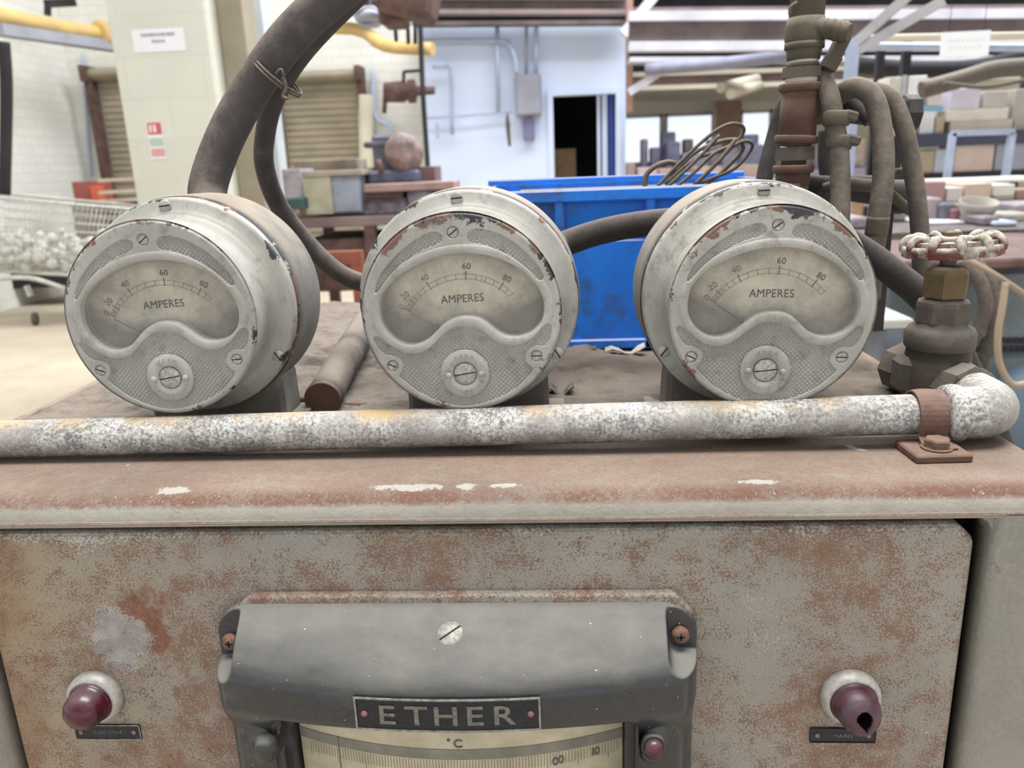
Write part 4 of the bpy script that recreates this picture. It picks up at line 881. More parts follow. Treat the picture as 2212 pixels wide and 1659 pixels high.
for L in ([(1392, 412, 1.0), (1398, 375, 1.0), (1430, 353, 1.0), (1458, 356, 1.02), (1440, 400, 1.02)],
          [(1418, 405, 1.0), (1470, 350, 1.0), (1530, 295, 1.0), (1570, 270, 1.0), (1600, 270, 1.01), (1604, 290, 1.02), (1560, 340, 1.02), (1505, 395, 1.02)],
          [(1440, 405, .98), (1500, 350, .98), (1555, 292, .98)],
          [(1450, 380, 1.03), (1500, 330, 1.03), (1560, 305, 1.03), (1595, 303, 1.03), (1604, 312, 1.03), (1600, 330, 1.04), (1550, 380, 1.04), (1500, 412, 1.04)],
          [(1440, 395, 1.0), (1500, 345, 1.0), (1570, 322, 1.0), (1600, 307, 1.0), (1618, 306, 1.0), (1624, 320, 1.01), (1590, 362, 1.01), (1540, 385, 1.02), (1470, 412, 1.02)],
          [(1455, 408, .99), (1500, 372, .99), (1545, 330, .99), (1590, 312, 1.0)],
          [(1500, 400, .97), (1555, 345, .97), (1590, 300, .98)]):
    mb.tube([at(*p) for p in L], random.choice((0.0022, 0.0026, 0.0032)), 8)
mb.build('wires', 'hose', wc_)
mb = MB(); mb.box(((cX0+cX1)/2+0.02, 1.03, cZ1-0.02), (0.32, 0.18, 0.03), None, 0.006); single('crate_contents', mb, 'dirt', 'dusty scrap filling the blue crate to its rim', 'scrap', kind='stuff')

# ------------------------------------------------------------------ pipe stack and hoses behind the right ammeter
YS = 0.90
def SP(px, py, Y=YS): return at(px, py, Y)
def ring(mb, py0, py1, r0, r1, px0, px1, Y=YS, seg=24, smooth=True, steps=None):
    A = SP(px0, py0, Y); B = SP(px1, py1, Y); ax = B-A; L = ax.length
    mb.lathe([(r0, 0)]+([(r, L*t) for r, t in steps] if steps else [])+[(r1, L)], A, ax, seg, smooth=smooth)
ps = thing('pipe_stack', 'upright rusty iron pipe stack with tee and taped joints behind the right ammeter', 'pipe', Vector((SP(1712, 430).x, YS, ZT)))
k = 1/1700*0.93
mb = MB(); ring(mb, 760, 395, 0.018, 0.018, 1690, 1708); ring(mb, 402, 372, 0.0175, 0.018, 1711, 1713); ring(mb, 374, 356, 0.0205, 0.0205, 1713, 1714, steps=[(0.0215, 0.3), (0.0215, 0.8)])
mb.build('lower_socket', 'iron', ps)
mb = MB(); ring(mb, 356, 345, 0.013, 0.013, 1714, 1715); ring(mb, 346, 317, 0.0215, 0.0205, 1716, 1718, seg=8, smooth=False); ring(mb, 317, 308, 0.016, 0.016, 1718, 1719); mb.build('lower_union', 'iron2', ps)
mb = MB(); ring(mb, 310, 293, 0.0215, 0.0215, 1719, 1721, steps=[(0.0225, 0.25), (0.0225, 0.8)]); ring(mb, 294, 196, 0.0195, 0.0185, 1721, 1729); ring(mb, 198, 180, 0.0205, 0.0215, 1729, 1730, steps=[(0.0225, 0.3), (0.0225, 0.8)])
A = SP(1726, 238); B = SP(1790, 218, YS+0.05); mb.lathe([(0.016, 0), (0.0165, 0.02), (0.0185, 0.036), (0.0215, 0.040), (0.0215, 0.056), (0.018, 0.058)], A, B-A, 24)
mb.build('tee', 'iron', ps)
mb = MB(); ring(mb, 181, 168, 0.0165, 0.0165, 1731, 1732); mb.build('thread_tape', 'tape', ps)
mb = MB(); ring(mb, 168, 146, 0.0215, 0.0205, 1732, 1734, seg=8, smooth=False); ring(mb, 146, 136, 0.0165, 0.0160, 1734, 1735); mb.build('upper_union', 'iron2', ps)
mb = MB(); ring(mb, 137, 129, 0.0150, 0.0150, 1735, 1735); mb.build('thread_tape', 'tape', ps)
mb = MB(); ring(mb, 130, 106, 0.0165, 0.0180, 1735, 1737); ring(mb, 106, 92, 0.0200, 0.0200, 1737, 1738); ring(mb, 94, 38, 0.0190, 0.0185, 1738, 1742, steps=[(0.020, 0.1), (0.0205, 0.2), (0.0205, 0.6)]); ring(mb, 40, -420, 0.0175, 0.0175, 1742, 1780)
mb.build('upper_pipe', 'iron2', ps)
mb = MB(); A = SP(1760, 58, YS-0.01); B = SP(1836, 70, YS-0.03); mb.tube([A, A.lerp(B, .4), A.lerp(B, .75), B], [0.009, 0.010, 0.0105, 0.008], 10, jit=0.12); B2 = SP(1818, 88, YS-0.02)
mb.bar(SP(1822, 80, YS-.01), SP(1790, 145, YS-.01), 0.017, 0.012); mb.bar(SP(1786, 150, YS-.01), SP(1802, 122, YS-.01), 0.018, 0.014); mb.build('lever_cock', 'iron2', ps)
mb = MB(); mb.tube([SP(1722, 5, YS-.02), SP(1708, 15, YS-.02), SP(1706, 32, YS-.02)], 0.0018, 6); mb.build('twine', 'hose', ps)
mf = thing('manifold_pipe', 'black horizontal manifold pipes with hoses tied on, right of the iron pipe stack', 'pipe', SP(1860, 450, 1.0))
mb = MB(); mb.tube([SP(1790, 232, .955), SP(1880, 243, .97), SP(1950, 250, .98)], 0.0145, 18, res=2); mb.lathe([(0.016, 0), (0.021, 0.003), (0.021, 0.018), (0.017, 0.020)], SP(1942, 246, .975), Vector((1, 0.05, -0.03)), 8, smooth=False); mb.build('upper_pipe', 'darkcable', mf)
mb = MB(); mb.tube([SP(1735, 402, .95), SP(1800, 405, .96), SP(1880, 410, .965), SP(1925, 420, .97)], [0.0125, 0.013, 0.0165, 0.0165], 18, res=2); mb.lathe([(0.018, 0), (0.0195, 0.004), (0.0195, 0.020), (0.015, 0.023)], SP(1915, 425, .965), Vector((1, 0, -0.05)), 16); mb.build('lower_pipe', 'darkcable', mf)
mb = MB(); mb.tube([SP(1780, 410, .93), SP(1830, 398, .92), SP(1890, 400, .92), SP(1930, 375, .93), SP(1955, 370, .94)], [.007, .0075, .007, .005, .004], 10); mb.tube([SP(1900, 400, .93), SP(1935, 430, .94), SP(1965, 455, .95)], 0.006, 10); mb.build('rope_lashing', 'iron2', mf)
mb = MB(); mb.box((SP(1900, 520, .99).x, 0.99, (ZT+SP(1900, 415, .99).z)/2), (0.02, 0.02, SP(1900, 415, .99).z-ZT)); mb.build('support', 'darkcable', mf)
cable('hose', [(1775, 165, .90), (1792, 210, .885), (1802, 262, .88), (1812, 330, .875), (1815, 400, .87), (1813, 500, .86), (1805, 600, .88)], 0.0102, 'hose', 'dusty hose nearest the pipe stack, with two worm clamps', 'hose', 'dusty hoses behind the right ammeter')
mb = MB()
for (x, y, r_) in ((1807, 252, 0.0140), (1812, 304, 0.0135)):
    c0 = at(x, y, .879); mb.lathe([(r_*0.9, -0.009), (r_, -0.007), (r_, 0.004), (r_*0.85, 0.006)], c0, (0.05, 0, 1), 20); mb.box(c0+Vector((0.012, -0.006, 0.0)), (0.014, 0.012, 0.010), Matrix.Rotation(0.3, 3, 'Y'), 0.002)
single('hose_clamp', mb, 'iron2', 'pair of dusty clamps joining the hose nearest the pipe stack', 'clamp')
cable('hose', [(1800, 215, .93), (1826, 196, .91), (1856, 190, .90), (1888, 215, .89), (1905, 290, .88), (1908, 380, .87), (1898, 470, .865), (1885, 560, .87), (1880, 640, .89)], 0.0108, 'hose', 'thickest dusty hose arching in the middle of the three', 'hose', 'dusty hoses behind the right ammeter')
mb = MB(); a_, b_ = at(1898, 468, .865), at(1892, 508, .866); mb.lathe([(0.0112, 0), (0.0115, 0.003), (0.0115, (b_-a_).length-0.003), (0.0112, (b_-a_).length)], a_, b_-a_, 20); single('tape_wrap', mb, 'iron2', 'grey tape wrapped round the middle hose above the handwheel', 'tape')
cable('hose', [(1850, 205, .95), (1895, 198, .94), (1925, 215, .93), (1952, 275, .92), (1972, 370, .915), (1984, 460, .91), (1990, 560, .91), (1990, 650, .92)], 0.0098, 'hose', 'rightmost dusty hose, ending behind the handwheel', 'hose', 'dusty hoses behind the right ammeter')
cable('hose', [(1770, 230, .98), (1810, 208, .95), (1850, 232, .94), (1880, 262, .93)], 0.0075, 'darkcable', 'short thin dark hose crossing behind the middle arching hose', 'hose')
cable('black_cable', [(1720, 190, 1.0), (1692, 235, 1.0), (1672, 300, 1.0), (1652, 380, .99), (1640, 470, .98), (1640, 560, .98), (1642, 720, .98)], 0.0098, 'darkcable', 'straight black cable left of the rusty tee', 'cable')
cable('black_cable', [(1782, 280, 1.02), (1780, 340, 1.02), (1785, 400, 1.02), (1785, 500, 1.02), (1785, 700, 1.02)], 0.0075, 'darkcable', 'black cable hanging between the tee and the first hose', 'cable')

# ------------------------------------------------------------------ building shell
def brick(name, base, mortar, sx, sz, axis='XZ', rough=0.85, dirt=None):
    n = NT(name); m = n.N.new('ShaderNodeCombineXYZ'); g = n.N.new('ShaderNodeSeparateXYZ'); n.L(n.tc.outputs['Object'], g.inputs[0])
    n.L(g.outputs['X' if axis == 'XZ' else 'Y'], m.inputs[0]); n.L(g.outputs['Z'], m.inputs[1])
    b = n.N.new('ShaderNodeTexBrick'); b.inputs['Scale'].default_value = 1.0; b.inputs['Brick Width'].default_value = sx; b.inputs['Row Height'].default_value = sz
    b.inputs['Mortar Size'].default_value = 0.006; b.inputs['Color1'].default_value = base; b.inputs['Color2'].default_value = tuple(x*0.93 for x in base[:3])+(1,); b.inputs['Mortar'].default_value = mortar
    n.L(m.outputs[0], b.inputs['Vector']); c = b.outputs['Color']
    c = n.mix(n.ramp(n.noise(1.3, 5, 0.6), 0.45, 0.75, 0, 0.5), c, dirt or tuple(x*0.75 for x in base[:3])+(1,)); n.color(c); n.rough(float(rough)); n.bump(b.outputs['Fac'], -0.3, 0.006); return n.m
M['brick'] = brick('white_painted_brick', lin(222, 221, 214), lin(206, 204, 196), 0.24, 0.10)
M['brickY'] = brick('white_painted_side_brick', lin(226, 226, 220), lin(210, 208, 202), 0.24, 0.10, 'Y')
M['pillar'] = brick('cream_painted_pillar', lin(216, 215, 202), lin(209, 208, 195), 0.44, 0.215)
M['palepart'] = simple('skylit_blue_wall', lin(206, 218, 242), 0.7, 0, 0.05, 0.9)  # blue cast of the skylight put into the wall colour
n = NT('concrete_floor'); c = n.mix(n.ramp(n.noise(1.2, 6, 0.6), 0.3, 0.7), lin(172, 160, 142), lin(200, 188, 168)); c = n.mix(n.ramp(n.noise(6, 6, 0.7), 0.5, 0.75, 0, 0.4), c, lin(146, 134, 118)); n.color(c); n.rough(0.7); M['floor'] = n.m
M['farwall'] = simple('cream_wall_paint', lin(205, 196, 176), 0.85, 0, 0.1, 1.0)
M['beamweb'] = simple('dark_beam_paint', lin(104, 92, 92), 0.8, 0, 0.3, 2.5)
M['beamflange'] = simple('dusty_pale_flange', lin(198, 196, 204), 0.7, 0, 0.12, 3)
M['pinkbeam'] = simple('faded_pink_steel', lin(128, 112, 110), 0.8, 0, 0.2, 3)
M['blackish'] = simple('black_and_shade', lin(42, 40, 44), 0.9, 0, 0.3, 3)  # black things, plus painted shade in the doorway room and behind beams
M['shutter'] = simple('shutter_slats', lin(150, 140, 122), 0.6, 0.1, 0.12, 3)
M['yellow'] = simple('yellow_gas_pipe', lin(204, 172, 112), 0.55, 0, 0.12, 4)
M['steelgrey'] = simple('grey_steel_box', lin(150, 152, 164), 0.5, 0.1, 0.1, 4)
M['darkbrown'] = simple('brown_rusty_iron', lin(96, 72, 66), 0.8, 0, 0.35, 8)
M['redbrown'] = simple('red_oxide_steel', lin(128, 70, 52), 0.7, 0, 0.3, 5)
M['conduit'] = simple('pale_conduit', lin(172, 184, 206), 0.6, 0, 0.06, 3)
M['card'] = simple('cardboard', lin(190, 158, 126), 0.9, 0, 0.12, 8)
M['bluedoor'] = simple('blue_door_paint', lin(34, 62, 150), 0.5, 0, 0.1, 3)
M['galvsteel'] = simple('galvanised_frame', lin(168, 178, 200), 0.45, 0.3, 0.15, 6)
M['chrome'] = simple('zinc_wire', lin(205, 204, 198), 0.4, 0.3, 0.15, 20)
mb = MB(); mb.box((1, 7, -0.05), (16, 18, 0.1)); struct('floor', mb, 'floor')
YW = 9.6; XLW = -5.9
def Xp(px, Y, py=250): return at(px, py, Y).x
xs0_ = Xp(914, YW); xs1_ = Xp(1352, YW)
mb = MB(); mb.box((XLW-0.1, 6.5, 2.5), (0.2, 7.2, 5.0)); struct('wall_left', mb, 'brickY')
mb = MB(); mb.box(((XLW+xs0_)/2, YW+0.45, 2.5), (xs0_-XLW, 0.2, 5.0)); struct('wall_back', mb, 'brick')
# partition with doorway
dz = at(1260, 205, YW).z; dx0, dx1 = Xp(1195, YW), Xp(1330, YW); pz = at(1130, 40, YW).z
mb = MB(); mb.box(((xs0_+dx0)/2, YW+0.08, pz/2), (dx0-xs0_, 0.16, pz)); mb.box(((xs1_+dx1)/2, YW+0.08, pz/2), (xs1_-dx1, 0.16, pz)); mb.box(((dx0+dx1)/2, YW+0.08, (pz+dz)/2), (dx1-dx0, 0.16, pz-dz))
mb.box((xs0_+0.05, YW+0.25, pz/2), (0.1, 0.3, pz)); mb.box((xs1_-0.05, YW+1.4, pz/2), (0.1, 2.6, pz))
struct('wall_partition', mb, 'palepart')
mb = MB(); xi0 = dx0-0.9; mb.box(((xi0+xs1_)/2-0.05, YW+2.65, pz/2), (xs1_-xi0, 0.1, pz)); mb.box((xi0, YW+1.4, pz/2), (0.1, 2.4, pz)); mb.box(((xi0+xs1_)/2-0.05, YW+1.4, pz+0.05), (xs1_-xi0, 2.6, 0.1)); struct('wall_inner', mb, 'blackish')  # room behind the doorway coloured near black in place of shade
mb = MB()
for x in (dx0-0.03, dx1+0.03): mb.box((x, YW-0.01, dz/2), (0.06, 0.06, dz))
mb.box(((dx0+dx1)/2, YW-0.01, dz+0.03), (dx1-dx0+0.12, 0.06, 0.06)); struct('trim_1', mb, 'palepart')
mb = MB(); mb.box((dx1-0.045, YW+0.48, dz/2), (0.05, 0.80, dz-0.02)); o = struct('door_3', mb, 'bluedoor')
mb = MB(); q_ = at(1212, 322, YW+1.2); mb.box((q_.x+0.02, YW+1.3, q_.z/2), (0.34, 0.3, q_.z)); single('brown_cabinet', mb, 'card', 'brown cabinet standing in the dark room through the doorway', 'cabinet')
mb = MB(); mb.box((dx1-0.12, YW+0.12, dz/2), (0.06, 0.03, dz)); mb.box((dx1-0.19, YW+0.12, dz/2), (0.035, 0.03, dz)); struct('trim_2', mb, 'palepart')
def shutter(px0, px1, py0, py1, name, Y, hx1=None):
    a = at(px0, py0, Y); b = at(px1, py1, Y); mb = MB(); x0, x1, z1 = a.x, b.x, at((px0+px1)/2, py1, Y).z
    ns = int(z1/0.075)
    vs = []; nx = 1
    for i in range(ns*4+1):
        z = z1*i/(ns*4); vs += [(x0, Y-0.018*abs(math.sin(math.pi*i/4)), z), (x1, Y-0.018*abs(math.sin(math.pi*i/4)), z)]
    mb.add(vs, [(i*2, i*2+1, i*2+3, i*2+2) for i in range(ns*4)]); o = struct(name, mb, 'shutter')
    zt_ = at((px0+px1)/2, py0, Y).z
    m2 = MB(); n_ = 16; pts = [(Y-0.02-0.16*math.sin(math.pi*i/n_), (zt_+z1)/2+0.5*(zt_-z1)*math.cos(math.pi*i/n_)) for i in range(n_+1)]
    m2.prism(pts, lambda p: (x0-0.06, p[0], p[1]), lambda p: (x1+0.06, p[0], p[1])); h = m2.build('shutter_roll_box', 'shutter', o)
    for x in (x0-0.06, x1+0.06):
        m2 = MB(); m2.box((x, Y-0.08, z1/2), (0.08, 0.14, z1)); m2.box((x, Y-0.10, (zt_+z1)/2), (0.06, 0.30, (zt_-z1)*1.15)); m2.build('guide_rail', 'darkbrown', o)
shutter(605, 772, 152, 180, 'door_1', YW+0.30)
shutter(208, 430, 142, 172, 'door_2', YW+0.30)
# cream pillar
YP = 4.5
pxa, pxb = at(262, 230, YP).x, at(472, 230, YP).x
mb = MB(); mb.box(((pxa+pxb)/2, YP+0.17, 2.5), (pxb-pxa, 0.34, 5.0), None, 0.012); single('brick_pillar', mb, 'pillar', 'cream painted square brick pillar with two notices on it', 'pillar')
mb = MB(); mb.box((pxb+0.075, YP+0.235, 2.5), (0.145, 0.20, 5.0), None, 0.006); single('pillar_shaded_side', mb, simple('beige_side_shade', lin(150, 141, 122), 0.8, 0, .08, 5), 'beige box added for the shaded right side of the cream pillar', 'casing')  # box in darker beige added to paint the shaded pillar side
mb = MB(); mb.box((at(533, 240, 5.2).x, 5.2, 2.5), (0.07, 0.09, 5.0)); single('steel_column', mb, simple('dark_column', lin(96, 98, 104), 0.6, 0, .15, 4), 'narrow dark grey steel column right of the beige shaded side', 'column')
mb = MB(); mb.box((at(576, 240, 6.6).x, 6.6, 2.5), (0.17, 0.20, 5.0)); single('brick_pier', mb, simple('pale_grey_pier', lin(186, 192, 196), 0.85, 0, .1, 4), 'white painted brick pier between the pillar and the right roller shutter', 'pillar')
def bx(name, x0, y0, x1, y1, Y, dep, mat, label, cat, group=None, bev=0.004, rot=None, build=True, rest=None):
    ym = (y0+y1)/2; xm = (x0+x1)/2; a = at(x0, ym, Y).x; b = at(x1, ym, Y).x; zt, zb_ = at(xm, y0, Y).z, at(xm, y1, Y).z
    if rest is not None: zb_ = rest+0.0005
    mb = MB(); mb.box(((a+b)/2, Y+dep/2, (zt+zb_)/2), (abs(b-a), dep, abs(zt-zb_)), rot, bev); return single(name, mb, mat, label, cat, group) if build else mb
def notice(x0, y0, x1, y1, Y, label, rows, base=lin(232, 232, 236), name='notice'):
    t = thing(name, label, 'sign', at((x0+x1)/2, y1, Y)); a = at(x0, (y0+y1)/2, Y).x; b = at(x1, (y0+y1)/2, Y).x; zt, zb_ = at((x0+x1)/2, y0, Y).z, at((x0+x1)/2, y1, Y).z
    if name == 'hanging_notice':
        mb = MB()
        for x in (a+0.03, b-0.03): mb.tube([(x, Y-0.003, zt-0.003), (x, Y-0.003, zt+0.9)], 0.0015, 5, res=1)
        mb.build('cords', 'blackish', t)
    mb = MB(); mb.box(((a+b)/2, Y-0.004, (zt+zb_)/2), (b-a, 0.006, zt-zb_)); mb.build('sheet', simple('notice_sheet', base, 0.7, 0, 0.03), t)
    for ir_, (kind, fx0, fz0, fx1, fz1, col, txt) in enumerate(rows):
        mb = MB(); X0, X1, Z0, Z1 = a+(b-a)*fx0, a+(b-a)*fx1, zb_+(zt-zb_)*fz0, zb_+(zt-zb_)*fz1
        if kind == 'box': mb.box(((X0+X1)/2, Y-0.0078-0.0008*ir_, (Z0+Z1)/2), (X1-X0, 0.001, Z1-Z0))
        else:
            for k in range(txt):
                w_ = (X1-X0)/txt; mb.box((X0+w_*(k+0.5), Y-0.0078, (Z0+Z1)/2), (w_*random.uniform(0.5, 0.75), 0.001, (Z1-Z0)*random.uniform(0.75, 1)))
        mb.build('lettering' if kind != 'box' else 'panel', simple('notice_colour', col, 0.7, 0, 0.02), t)
notice(288, 62, 401, 112, YP, 'white paper notice high on the cream pillar', [('dash', 0.16, 0.66, 0.82, 0.82, lin(132, 132, 142), 13), ('dash', 0.36, 0.38, 0.62, 0.52, lin(132, 132, 142), 5)])
notice(322, 263, 356, 344, YP, 'small red and green fire safety notice low on the cream pillar', [('box', 0.06, 0.66, 0.94, 0.98, lin(196, 100, 96), ''), ('box', 0.18, 0.72, 0.32, 0.92, lin(235, 225, 220), ''), ('box', 0.44, 0.72, 0.60, 0.92, lin(235, 225, 220), ''), ('box', 0.08, 0.36, 0.94, 0.56, lin(176, 196, 176), ''), ('box', 0.10, 0.08, 0.94, 0.28, lin(214, 160, 152), '')], name='safety_notice')
notice(2032, 68, 2136, 121, 4.0, 'white rounded notice hanging below the overhead beams at right', [('dash', 0.12, 0.55, 0.88, 0.72, lin(222, 222, 214), 8), ('dash', 0.15, 0.25, 0.85, 0.42, lin(222, 222, 214), 7)], name='hanging_notice')
def bgtube(name, pts, r, mat, label, cat='pipe', group=None, parent=None, seg=14):
    mb = MB(); mb.tube([at(*p) for p in pts], r, seg, res=4)
    return mb.build(name, mat, parent) if parent else single(name, mb, mat, label, cat, group)
gp = thing('gas_pipe', 'yellow gas pipe running along the left wall behind the cream pillar', 'pipe', at(120, 60, 8.5))
bgtube('pipe_run', [(-60, 18, 7.6), (100, 54, 8.4), (235, 76, 9.2), (262, 77, 9.4)], 0.075, 'yellow', '', parent=gp)
mb = MB(); p = at(213, 72, 9.0); mb.lathe([(0.10, 0), (0.14, 0.01), (0.14, 0.05), (0.10, 0.06), (0.10, 0.10), (0.13, 0.11), (0.13, 0.15), (0.09, 0.16)], p, (0.35, 1, 0), 20); mb.build('flange_joint', 'yellow', gp)
bgtube('gas_pipe', [(560, 62, 9.2), (762, 62, 9.2), (830, 98, 8.9), (935, 106, 8.7)], 0.065, 'yellow', 'yellow gas pipe with a dogleg bend over the right roller shutter')
mb = MB(); a = at(-30, 60, 7.7); b = at(245, 100, 9.3); mb.bar(a+Vector((0.1, 0, -.02)), b+Vector((0.1, 0, -0.02)), 0.16, 0.10); single('pipe_ledge', mb, 'steelgrey', 'grey ledge along the left wall just below the yellow pipe', 'ledge')
mb = MB(); mb.tube([at(8, 90, 6.3), at(14, 200, 6.3), at(10, 420, 6.3)], 0.045, 12); single('black_downpipe', mb, 'blackish', 'black hanging pipe at the left edge of the photo', 'pipe')
mb = MB(); mb.bar(at(100, 8, 8.8), at(160, 5, 9.2), 0.06, 0.08); mb.bar(at(103, 8, 8.8), at(103, 34, 8.8), 0.05, 0.05); single('pipe_bracket', mb, 'blackish', 'dark angle bracket above the yellow pipe at top left', 'bracket')
mb = MB(); mb.tube([at(178, 115, 9.9), at(192, 330, 9.9), at(196, 380, 9.9)], 0.02, 8); single('wall_cable', mb, 'conduit', 'thin pale cable running down the corner left of the narrow shutter', 'cable')
# partition services
eb = thing('fuse_box', 'grey steel fuse box on the pale blue wall left of the doorway', 'electrical box', at(1140, 250, YW-0.12))
a = bx('enclosure', 1113, 160, 1169, 250, YW-0.16, 0.16, 'steelgrey', '', '', build=False); a.build('enclosure', 'steelgrey', eb, bevel=0.008)
a = bx('', 1116, 164, 1167, 246, YW-0.18, 0.02, '', '', '', build=False); a.build('cover', 'steelgrey', eb, bevel=0.004)
o = bx('isolator_switch', 1130, 254, 1154, 303, YW-0.10, 0.10, simple('bluegrey_switch', lin(112, 112, 150), 0.5), 'narrow blue grey isolator below the fuse box', 'switch')
grp = 'conduits on the pale blue wall'
for pts, r, lab in (([(905, 88, 9.5), (1075, 88, 9.5), (1100, 98, 9.5), (1112, 125, 9.5), (1116, 160, 9.5)], 0.026, 'long pale conduit bending down into the left side of the fuse box'),
                    ([(1074, 40, 9.5), (1076, 240, 9.5)], 0.026, 'upright pale conduit left of the fuse box, crossing the long one'),
                    ([(1137, 10, 9.5), (1137, 160, 9.5)], 0.018, 'thin dark conduit dropping to the top of the fuse box'),
                    ([(1158, 10, 9.5), (1158, 160, 9.5)], 0.024, 'pale conduit dropping to the right side of the fuse box'),
                    ([(935, 144, 9.5), (962, 143, 9.5), (974, 150, 9.5), (977, 290, 9.5)], 0.024, 'short pale conduit with a bend at the top near the dark pole'),
                    ([(915, 255, 9.5), (1000, 250, 9.5), (1105, 240, 9.5)], 0.012, 'sagging grey cable crossing the pale blue wall')):
    bgtube('conduit', pts, r, 'conduit' if 'dark' not in lab.split()[1] else 'steelgrey', lab, 'conduit', grp, seg=10)
mb = MB(); mb.tube([at(1096, 245, 9.45), at(1097, 270, 9.45), at(1101, 316, 9.45)], [0.008, 0.025, 0.015], 8); single('pull_cord', mb, 'iron2', 'small brass coloured handle hanging on a cord below the fuse box', 'handle')
mb = MB(); mb.box(at(945, 283, 9.5), (0.04, 0.03, 0.17)); single('wall_switch', mb, 'conduit', 'small pale switch low on the pale blue wall', 'switch')
mb = MB(); mb.tube([at(905, -60, 8.6), at(912, 170, 8.6), at(924, 360, 8.6), at(926, 420, 8.6), Vector((at(926, 420, 8.6).x, 8.6, 0.0))], 0.026, 10); mb.bar(at(872, 155, 8.6), at(912, 152, 8.6), 0.03); mb.bar(at(872, 155, 8.6), at(872, 180, 8.6), 0.03); single('dark_pole', mb, 'blackish', 'tall thin dark pole standing left of the pale blue wall', 'pole')
mb = MB()
for L in ([(897, 95, 8.4), (897, 20, 8.4)], [(882, 95, 8.4), (880, 10, 8.4)], [(856, 90, 8.4), (850, 0, 8.4)]): mb.tube([at(*p) for p in L], 0.02, 8, res=1)
single('hanging_rods', mb, 'blackish', 'three dark rods hanging above the yellow pipe', 'rod')
mb = MB(); mb.lathe([(0.02, 0), (0.10, 0.02), (0.11, 0.22), (0.08, 0.26), (0.12, 0.27), (0.12, 0.34), (0.05, 0.36), (0.04, 0.55)], at(828, 200, 8.8), (1, 0, 0), 16); mb.tube([at(832, 205, 8.8), at(830, 245, 8.8)], 0.025, 8, res=1); single('wall_motor', mb, 'darkbrown', 'small rusty motor on a bracket right of the roller shutter', 'motor')
bgtube('flex_conduit', [(805, 150, 9.85), (808, 235, 9.85), (820, 262, 9.85), (842, 272, 9.85), (850, 310, 9.85)], 0.03, 'conduit', 'S-bent grey conduit beside the roller shutter, ending above the vice', 'conduit')
bgtube('white_downpipe', [(790, 205, 9.8), (794, 560, 9.8)], 0.09, 'farwall', 'pale downpipe right of the roller shutter', 'pipe')
# big brown hoist and dark girders at top centre
mb = MB(); mb.box(at(885, 0, 6.2)+Vector((0, 0, 0.05)), (0.42, 0.4, 0.34), Matrix.Rotation(0.25, 3, 'Y'), 0.04); mb.box(at(850, 6, 6.4)+Vector((0, 0, 0.08)), (0.2, 0.3, 0.5), None, 0.03); single('hoist_motor', mb, 'darkbrown', 'dark brown hoist hanging from the roof at top centre', 'hoist')
mb = MB(); mb.tube([at(770, 28, 6.6), at(805, 18, 6.6), at(815, 45, 6.6), at(785, 55, 6.6)], 0.02, 8, closed=True); mb.lathe([(0.09, 0), (0.11, 0.03), (0.02, 0.12)], at(800, 50, 6.6), (0, 0.3, 1), 16); mb.tube([at(800, 20, 6.6), at(800, -280, 6.6)], 0.01, 6, res=1); single('pendant_lamp', mb, 'steelgrey', 'round pale lamp reflector hanging left of the brown hoist', 'lamp')
def ibeam(name, px0, pya, px1, pyb, hpx, Y, matf, matw, label, dep=0.16):
    A = at(px0, pya, Y); B = at(px1, pyb, Y); h = hpx*Y/1700; t = thing(name, label, 'beam', (A+B)/2-Vector((0, 0, h)), 'overhead steel beams')
    m1 = MB(); m1.bar(A-Vector((0, 0, h*.12)), B-Vector((0, 0, h*.12)), dep, h*.24); m1.build('top_flange', matf, t)
    m1 = MB(); m1.bar(A-Vector((0, 0, h*.88)), B-Vector((0, 0, h*.88)), dep, h*.24); m1.build('bottom_flange', matf, t)
    m1 = MB(); m1.bar(A+Vector((0, 0.0, -h*.5)), B+Vector((0, 0.0, -h*.5)), dep*.12, h*.6); m1.build('web', matw, t)
ibeam('steel_beam', 700, -8, 1352, -8, 34, 9.0, 'pinkbeam', 'beamweb', 'faded pink beam above the pale blue wall')
ibeam('steel_beam', 890, 20, 1362, 16, 32, 9.4, 'beamweb', 'blackish', 'dark beam resting along the top of the pale blue wall')
ibeam('steel_beam', 1352, -14, 2300, -22, 36, 9.6, 'pinkbeam', 'blackish', 'pink grey beam at the very top right')
ibeam('steel_beam', 1358, 27, 2300, 20, 72, 8.2, 'beamflange', 'beamweb', 'largest pale flanged beam crossing the top right')
ibeam('steel_beam', 1358, 93, 2300, 88, 38, 9.0, 'beamflange', 'blackish', 'pale beam with a black gap, below the largest beam', 0.3)
ibeam('steel_beam', 1358, 158, 2300, 128, 34, 10.0, 'farwall', 'pinkbeam', 'cream beam above the far windows')
mb = MB(); mb.bar(at(1345, 75, 9.0), at(1425, -22, 9.0), 0.10, 0.10); single('diagonal_brace', mb, 'beamflange', 'upper pale diagonal brace right of the pale blue wall', 'brace', 'diagonal braces by the pale blue wall')
mb = MB(); mb.bar(at(1358, 200, 9.0), at(1420, 160, 9.0), 0.08, 0.08); single('diagonal_brace', mb, 'beamflange', 'lower short diagonal brace beside the doorway wall', 'brace', 'diagonal braces by the pale blue wall')
mb = MB(); mb.box(Vector((Xp(1359, 9.3), 9.3, 2.5)), (0.07, 0.1, 1.4)); single('brown_post', mb, simple('terracotta_post', lin(164, 126, 112), 0.8), 'brown post hanging at the right end of the pale blue wall', 'post')
